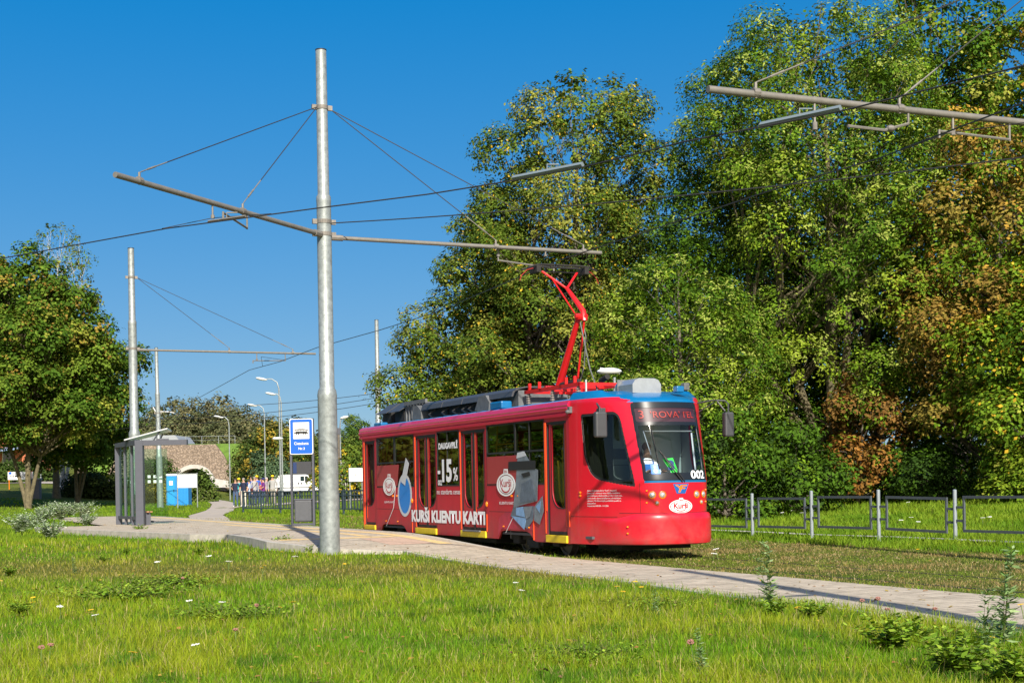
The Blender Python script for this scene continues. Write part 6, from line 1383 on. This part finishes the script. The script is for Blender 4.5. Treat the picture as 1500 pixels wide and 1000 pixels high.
plate([(-11, -.4), (-9, HE), (2.2, HE), (3.2, HE-1.2), (5.9, -.1), (4.9, -.4)], [[(x*1.18, max(z, 0)*1.12) for x, z in arc_]+[(-2.7, -.2), (2.7, -.2)]], .4, 'stone_face', STONE, tn, sf)
plate([(x*1.18, z*1.12-.05) for x, z in arc_], [], .01, 'opening_dark', mat('tunnel_dark', (.02, .018, .015), 1), tn, lambda u, v, w: (u, 3.6-w, v))
m = MB()
for (r1, r2) in ((1.0, 1.0),):
    n = 16; P = [(2.3*math.cos(a), 2.3*math.sin(a)) for a in np.linspace(0, math.pi, n)]; k0 = 0
    for y0, sc in ((-.45, 1.0), (-.45, 1.2), (3.4, 1.2), (3.4, 1.0)):
        for x, z in P: m.v.append((x*sc, y0+z*(.5 if y0 < 0 else 0), z*sc))
    for q in range(4):
        for i in range(n-1): a = q*n+i; b = ((q+1) % 4)*n+i; m.f.append((a, a+1, b+1, b)); m.mi.append(0)
m.build('concrete_arch', CONC, tn)
m = MB(); m.add([(2.3, -1.2, 0), (6.5, -3.0, 0), (6.5, -2.6, .4), (2.5, -.8, 1.1), (2.3, -.7, 0), (6.5, -2.4, 0)], [(0, 1, 2, 3), (3, 2, 5, 4)]); m.build('wing_wall', CONC, tn)
mbk = MB(); xsb = list(np.arange(-50, 40, 3.0)); ysb = [0, .35, .7, 1.0, 1.5, 3]
for x in xsb:
    for f, hh in ((0, -.5), (.25, .28), (.6, .68), (1, 1.0), (2.2, 1.02), (6, .98)):
        nz_ = noise.noise(Vector((x*.1, f*2, 0)))*.5
        g0 = ez-.2 if x > -60 else gz(x, EY)-.2
        Ht = (7.0 if x < -30 else 7.0-.02*(x+30))
        off = .8 if -49 < x < -31 else 0
        mbk.v.append((x, EY-1.2+off*2+f*5.0+(0 if f > 1 else nz_*f), g0+hh*(Ht-g0)+nz_*.5*min(1, f) if hh > 0 else g0-.5))
ncol = 6
for i in range(len(xsb)-1):
    for j in range(ncol-1):
        if -44 < xsb[i]+1.5 < -34.5 and j < 2: continue
        a = i*ncol+j; mbk.f.append((a, a+ncol, a+ncol+1, a+1)); mbk.mi.append(0)
tag(mbk.build('embankment', mat('bank_grass', (.10, .18, .02), .95, var=.35, vscale=1.2, bump=.8, bscale=4), smooth=True), kind='structure')
o_ = empty('bank_railing', (EX-8, EY+5.5, 7.0), 0, 'thin railing on top of the stone tunnel face', 'railing'); m = MB(); m.box(0, 12, -.015, .015, .95, .985); m.box(0, 12, -.012, .012, .5, .52)
m.build('rail', GALV, o_); m = MB()
for x in np.arange(0, 12.1, 2): m.box(x-.025, x+.025, -.025, .025, 0, 1.0)
m.build('posts', GALV, o_)
# wall with dark fence right of the big pole
o_ = empty('stone_wall', (-14.0, 118, gz(-14, 118)), 0, 'pale stone block wall beside the thujas right of the big pole', 'wall')
m = MB()
for i in range(6): m.box(0, 3.2+(i % 2)*.0, 0, .5, i*.33, i*.33+.31, bev=.03)
m.box(-.1, .6, -.05, .55, 1.95, 2.3, bev=.06); m.build('blocks', CONC, o_)
o_ = empty('garden_fence', (-13.9, 116.6, gz(-14, 116.6)), 0, 'black vertical bar fence in front of the stone wall', 'fence'); m = MB()
for x in np.arange(0, 3.1, .3): m.box(x-.035, x+.035, -.03, .03, 0, 2.0)
m.box(0, 3, -.03, .03, 1.7, 1.78); m.box(0, 3, -.03, .03, .2, .28); m.build('bars', BLK, o_)
# buildings beyond the left lawn
BRK = mat('orange_brick', (.46, .15, .07), .9, var=.2, vscale=3, bump=.2); RF = mat('grey_roof', (.28, .30, .33), .6, var=.2); PLS = mat('pale_plaster', (.5, .42, .34), .9, var=.2)
bx0, by0 = -66, 186; bz = gz(-60, 186)
bl = empty('brick_building', (-66, 186, bz), 0, 'orange brick building with pale plinth behind the left maples', 'building')
m = MB(); m.box(-18, 4.5, 0, 10, 0, 4.4); m.build('wall', BRK, bl); m = MB(); m.prism([(-18.6, 4.3), (5.1, 4.3), (4, 5.4), (-17, 5.4)], 'y', -.5, 10.5); m.build('roof', BRK, bl)
for x in (-14, -10, -6, -1.6, 1.5):
    m = MB(); m.box(x, x+1.3, -.06, .1, 1.3, 2.9); w_ = m.build('window', WHS, bl); m = MB(); m.box(x+.1, x+1.2, -.08, -.05, 1.4, 2.8); m.build('pane', VG, w_)
m = MB(); m.box(.5, 4.4, -.1, .0, 0, 1.1); m.build('plinth', PLS, bl); m = MB(); m.add([(-2, -.1, 2.9), (4.4, -.1, 3.5), (4.4, -2.6, 3.0), (-2, -2.6, 2.4), (-2, -.1, 2.8), (4.4, -.1, 3.4), (4.4, -2.6, 2.9), (-2, -2.6, 2.3)], [(0, 1, 2, 3), (4, 7, 6, 5), (0, 3, 7, 4), (3, 2, 6, 7), (2, 1, 5, 6), (1, 0, 4, 5)]); m.build('awning', mat('awning_blue', (.22, .34, .5), .4), bl)
b2 = empty('low_building', (-52, 190, gz(-52, 190)), 0, 'low orange and white building seen between the maple trunks', 'building')
m = MB(); m.box(-1.6, 9, 0, 8, 0, 3.4); m.build('wall', BRK, b2); m = MB(); m.prism([(-2, 3.35), (9.4, 3.35), (8.6, 4.4), (-1.2, 4.4)], 'y', -.4, 8.4); m.build('roof', RF, b2)
for x in (.3, 3.2, 6.1): m = MB(); m.box(x, x+1.5, -.06, .1, 1.0, 2.4); w_ = m.build('window', WHS, b2); m = MB(); m.box(x+.1, x+1.4, -.08, -.05, 1.1, 2.3); m.build('pane', VG, w_)
b3 = empty('stone_ruin', (-46.5, 176, gz(-46.5, 176)), 0, 'heap of rubble stone wall left of the tunnel behind the hedge', 'wall'); m = MB(); m.prism([(-6, -.5), (-5, 1.8), (-2, 2.6), (1, 2.2), (4.4, 2.8), (6, -.5)], 'y', 0, 2); m.build('rubble', STONE, b3)
gp_ = empty('grey_gatepost', (-38.9, 120, gz(-38.9, 120)), 0, 'dark square stone post beside the maple trunks', 'post')
m = MB(); m.box(-.35, .35, -.3, .3, 0, 1.6, bev=.03); m.build('shaft', mat('post_stone', (.2, .18, .17), .8, var=.2), gp_); m = MB(); m.box(-.42, .42, -.37, .37, 1.6, 1.72, bev=.02); m.build('cap', CONC, gp_)

# ------------------------------------------------------------------ weeds and flowers
WEEDL = leafmat('weed_leaf', .3, .6)
def weed_mesh(H, n_st, L, W, cols, seedn, spread=.35, ldens=26, droopy=.1):
    g = np.random.default_rng(seedn); V = []; Q = []; C = []
    def quad(c, t, b, L_, W_, col):
        k = len(V); V.extend([c, c+t*L_*.45+b*W_*.5, c+t*L_, c+t*L_*.45-b*W_*.5]); Q.append((k, k+1, k+2, k+3)); C.extend([col]*4)
    for s in range(n_st):
        a = g.uniform(0, 6.28); ln = g.uniform(.1, 1)*spread; h = H*g.uniform(.6, 1.05)
        e = np.array([math.cos(a)*ln, math.sin(a)*ln, h]); ctrl = np.array([math.cos(a)*ln*.25, math.sin(a)*ln*.25, h*.55])
        prev = None
        for i in range(9):
            f = i/8; p = 2*f*(1-f)*ctrl+f*f*e
            if prev is not None:
                d = p-prev; l = np.linalg.norm(d); d = d/max(l, 1e-6)
                for bb in (np.array([1., 0, 0]), np.array([0, 1., 0])):
                    k = len(V); w_ = .004*(1.3-f); V.extend([prev-bb*w_, prev+bb*w_, p+bb*w_*.8, p-bb*w_*.8]); Q.append((k, k+1, k+2, k+3)); C.extend([np.array([.12, .14, .05])]*4)
            prev = p
        for i in range(ldens):
            f = g.uniform(.12, 1); p = 2*f*(1-f)*ctrl+f*f*e; a2 = g.uniform(0, 6.28)
            t = np.array([math.cos(a2), math.sin(a2), g.uniform(-.1, .8)-droopy]); t /= np.linalg.norm(t); b = np.cross(t, [0, 0, 1.0]); b /= np.linalg.norm(b); b = b+np.array([0, 0, g.normal(0, .3)])
            col = np.array(cols[g.integers(0, len(cols))])*g.uniform(.75, 1.25); quad(p, t, b, L*(1.15-.6*f)*g.uniform(.7, 1.2), W*(1.15-.5*f), col)
    return np.array(V), np.array(Q), np.array(C)
SILVER = [(.38, .47, .29), (.52, .58, .43), (.24, .36, .13)]; GRN = [(.16, .28, .02), (.24, .34, .035), (.13, .24, .02)]
protos = {}
def weed(kind, x, y, s, label, rot=0):
    if kind not in protos:
        par = {'mugwort': (1.0, 3, .13, .032, [(.20, .31, .11), (.27, .36, .17), (.14, .25, .07)], 1, .18, 70), 'silver_shrub': (.62, 46, .12, .065, SILVER, 2, .75, 34), 'leafy_herb': (.4, 26, .11, .06, GRN, 3, .42, 22), 'clover_patch': (.13, 130, .04, .03, GRN, 4, .8, 8)}[kind]
        V, Q, C = weed_mesh(*par); o = npmesh(kind, V, Q, LEAF, None, C); protos[kind] = o
    else: o = protos[kind].copy(); COL.objects.link(o)
    o.location = (x, y, gz(x, y)-.02); o.scale = (s, s, s); o.rotation_euler = (0, 0, rot)
    tag(o, label, 'plant', kind.replace('_', ' ')+' plants in the lawn')
def g2(px_, py_, z=.02):
    u = (px_-750)-(py_-710)*.01745; v = (py_-710)+(px_-750)*.01745; Y = 2150*(CAMH-z)/v; return u*Y/2150, Y
for i, (px_, py_, k, s, lb) in enumerate([
    (1128, 892, 'mugwort', 1.0, 'tall arching mugwort stem standing against the walkway, middle right'), (1470, 945, 'mugwort', 1.15, 'tallest silvery mugwort at the right edge of the lawn'), (1440, 960, 'mugwort', .8, 'shorter mugwort just left of the tallest one'),
    (1192, 905, 'leafy_herb', .62, 'rounded leafy herb on the near edge of the walkway'), (1135, 900, 'leafy_herb', .55, 'leafy herb at the foot of the arching mugwort'), (1300, 950, 'leafy_herb', .9, 'spreading green herb right of centre foreground'),
    (1400, 985, 'leafy_herb', 1.0, 'broad green herb in the lower right corner'), (1340, 935, 'leafy_herb', .6, 'small herb near the walkway, right foreground'), (1485, 1000, 'leafy_herb', .9, 'herb cut by the right edge at the bottom'),
    (412, 806, 'leafy_herb', .8, 'low herb on the kerb just left of the big pole'), (456, 812, 'leafy_herb', .5, 'smallest herb at the foot of the big pole'), (205, 788, 'leafy_herb', .8, 'upright weed in front of the shelter post'),
    (128, 778, 'silver_shrub', .8, 'silvery shrub right at the platform corner, smallest'), (104, 764, 'silver_shrub', 1.1, 'silvery shrub behind the widest one'), (76, 768, 'silver_shrub', 1.2, 'silvery shrub between the widest one and its left neighbour'), (45, 782, 'silver_shrub', .9, 'silvery shrub, second from the left edge'),
    (90, 770, 'silver_shrub', 1.25, 'wide silvery shrub at the left end of the platform'), (62, 775, 'silver_shrub', 1.05, 'silvery shrub left of the widest one'), (122, 768, 'silver_shrub', 1.2, 'silvery shrub nearest the platform corner'), (30, 788, 'silver_shrub', 1.1, 'silvery shrub near the left edge'),
    (75, 795, 'silver_shrub', .9, 'low silvery shrub in front of the wide one'), (15, 842, 'leafy_herb', .55, 'herb at the left edge of the lawn'), (150, 825, 'leafy_herb', .45, 'weed in the lawn below the platform corner'), (185, 815, 'leafy_herb', .45, 'weed in the lawn below the shelter'),
    (110, 838, 'mugwort', .4, 'small silvery weed in the left lawn'), (290, 815, 'leafy_herb', .5, 'weed close to the platform kerb'), (30, 900, 'leafy_herb', .55, 'herb low at the left edge'),
    (960, 905, 'mugwort', .45, 'small silvery weed in the lawn below the tram nose'), (1030, 985, 'mugwort', .5, 'silvery weed at the bottom right of centre'),
    (260, 855, 'clover_patch', 1.6, 'dark clover patch in the left lawn'), (180, 878, 'clover_patch', 2.0, 'wide dark clover patch further left and nearer'), (330, 905, 'clover_patch', 1.5, 'clover patch in the foreground left of centre'), (960, 890, 'clover_patch', 1.2, 'clover patch near the walkway edge'),
    (860, 960, 'clover_patch', 1.2, 'clover patch in the foreground right of centre')]):
    x, y = g2(px_, py_); weed(k, x, y, s, lb, i*1.3)
YF = mat('flower_yellow', (.8, .5, .01), .6); WF_ = mat('flower_white', (.75, .75, .72), .7); PF = mat('flower_red_clover', (.34, .16, .13), .8); STM = mat('flower_stem', (.10, .16, .03), .7)
def flower(kind, x, y, h, s, label):
    if kind not in protos:
        e = empty(kind, (0, 0, 0)); m = MB(); m.tube([(0, 0, 0), (.01, 0, .5), (0, 0, .98)], .012, 4); m.build('stem', STM, e)
        m = MB()
        if kind == 'yarrow':
            for k in range(26): a = rng.uniform(0, 6.28); r_ = math.sqrt(rng.random())*.085; m.ell((r_*math.cos(a), r_*math.sin(a), 1.0+rng.uniform(-.02, .02)), (.018, .018, .02), 6, 3)
            m.build('flower_head', WF_, e)
        elif kind == 'hawkweed':
            for k in range(12): a = 2*math.pi*k/12; m.ell((.06*math.cos(a), .06*math.sin(a), 1.0), (.035, .022, .012), 6, 3, M=Matrix.Rotation(a, 3, 'Z'))
            m.ell((0, 0, 1.0), (.05, .05, .02), 8, 4); m.build('flower_head', YF, e)
        else:
            for k in range(30): v = unit(rng.normal(0, 1, 3)); m.ell((v[0]*.05, v[1]*.05, 1.0+v[2]*.07), (.018, .018, .03), 5, 3)
            m.build('flower_head', PF, e)
        protos[kind] = e
    else: e = copy_tree(protos[kind])
    e.location = (x, y, gz(x, y)); e.scale = (s, s, h); e.rotation_euler = (rng.uniform(-.2, .2), rng.uniform(-.2, .2), rng.uniform(0, 6)); 
    tag(e, label, 'flower', {'yarrow': 'white yarrow heads scattered over the grass', 'hawkweed': 'yellow hawkweed flowers scattered over the grass', 'clover': 'reddish clover heads scattered over the grass'}[kind])
for px_, py_ in ((307, 827), (335, 834), (432, 826), (280, 905), (325, 903), (143, 917), (290, 961), (88, 911), (233, 836), (755, 866), (762, 880), (1045, 820), (1052, 818), (1160, 770), (1175, 773), (1190, 771), (1320, 783), (1335, 780), (1345, 783), (1450, 782), (1148, 772), (1332, 766), (1440, 784)):
    x, y = g2(px_, py_); flower('yarrow', x, y, rng.uniform(.14, .22), .42 if y < 22 else .65, 'flat white yarrow head standing in the grass')
for px_, py_ in ((52, 892), (136, 910), (190, 978), (385, 842), (386, 847), (408, 901), (430, 896), (412, 820), (905, 872), (912, 880), (1447, 952), (1230, 762), (1238, 764), (1405, 812), (1412, 815), (1346, 815), (930, 868), (940, 876), (118, 806), (52, 900), (505, 835), (1170, 905), (1302, 760), (1500, 905)):
    x, y = g2(px_, py_); flower('hawkweed', x, y, rng.uniform(.12, .2), .38, 'small yellow hawkweed flower standing in the grass')
for px_, py_ in ((373, 909), (1020, 975), (72, 965), (60, 975), (1260, 903), (1285, 906), (1300, 908), (1372, 912), (268, 862), (345, 940)):
    x, y = g2(px_, py_); flower('clover', x, y, rng.uniform(.14, .24), .45, 'reddish clover head standing in the grass')
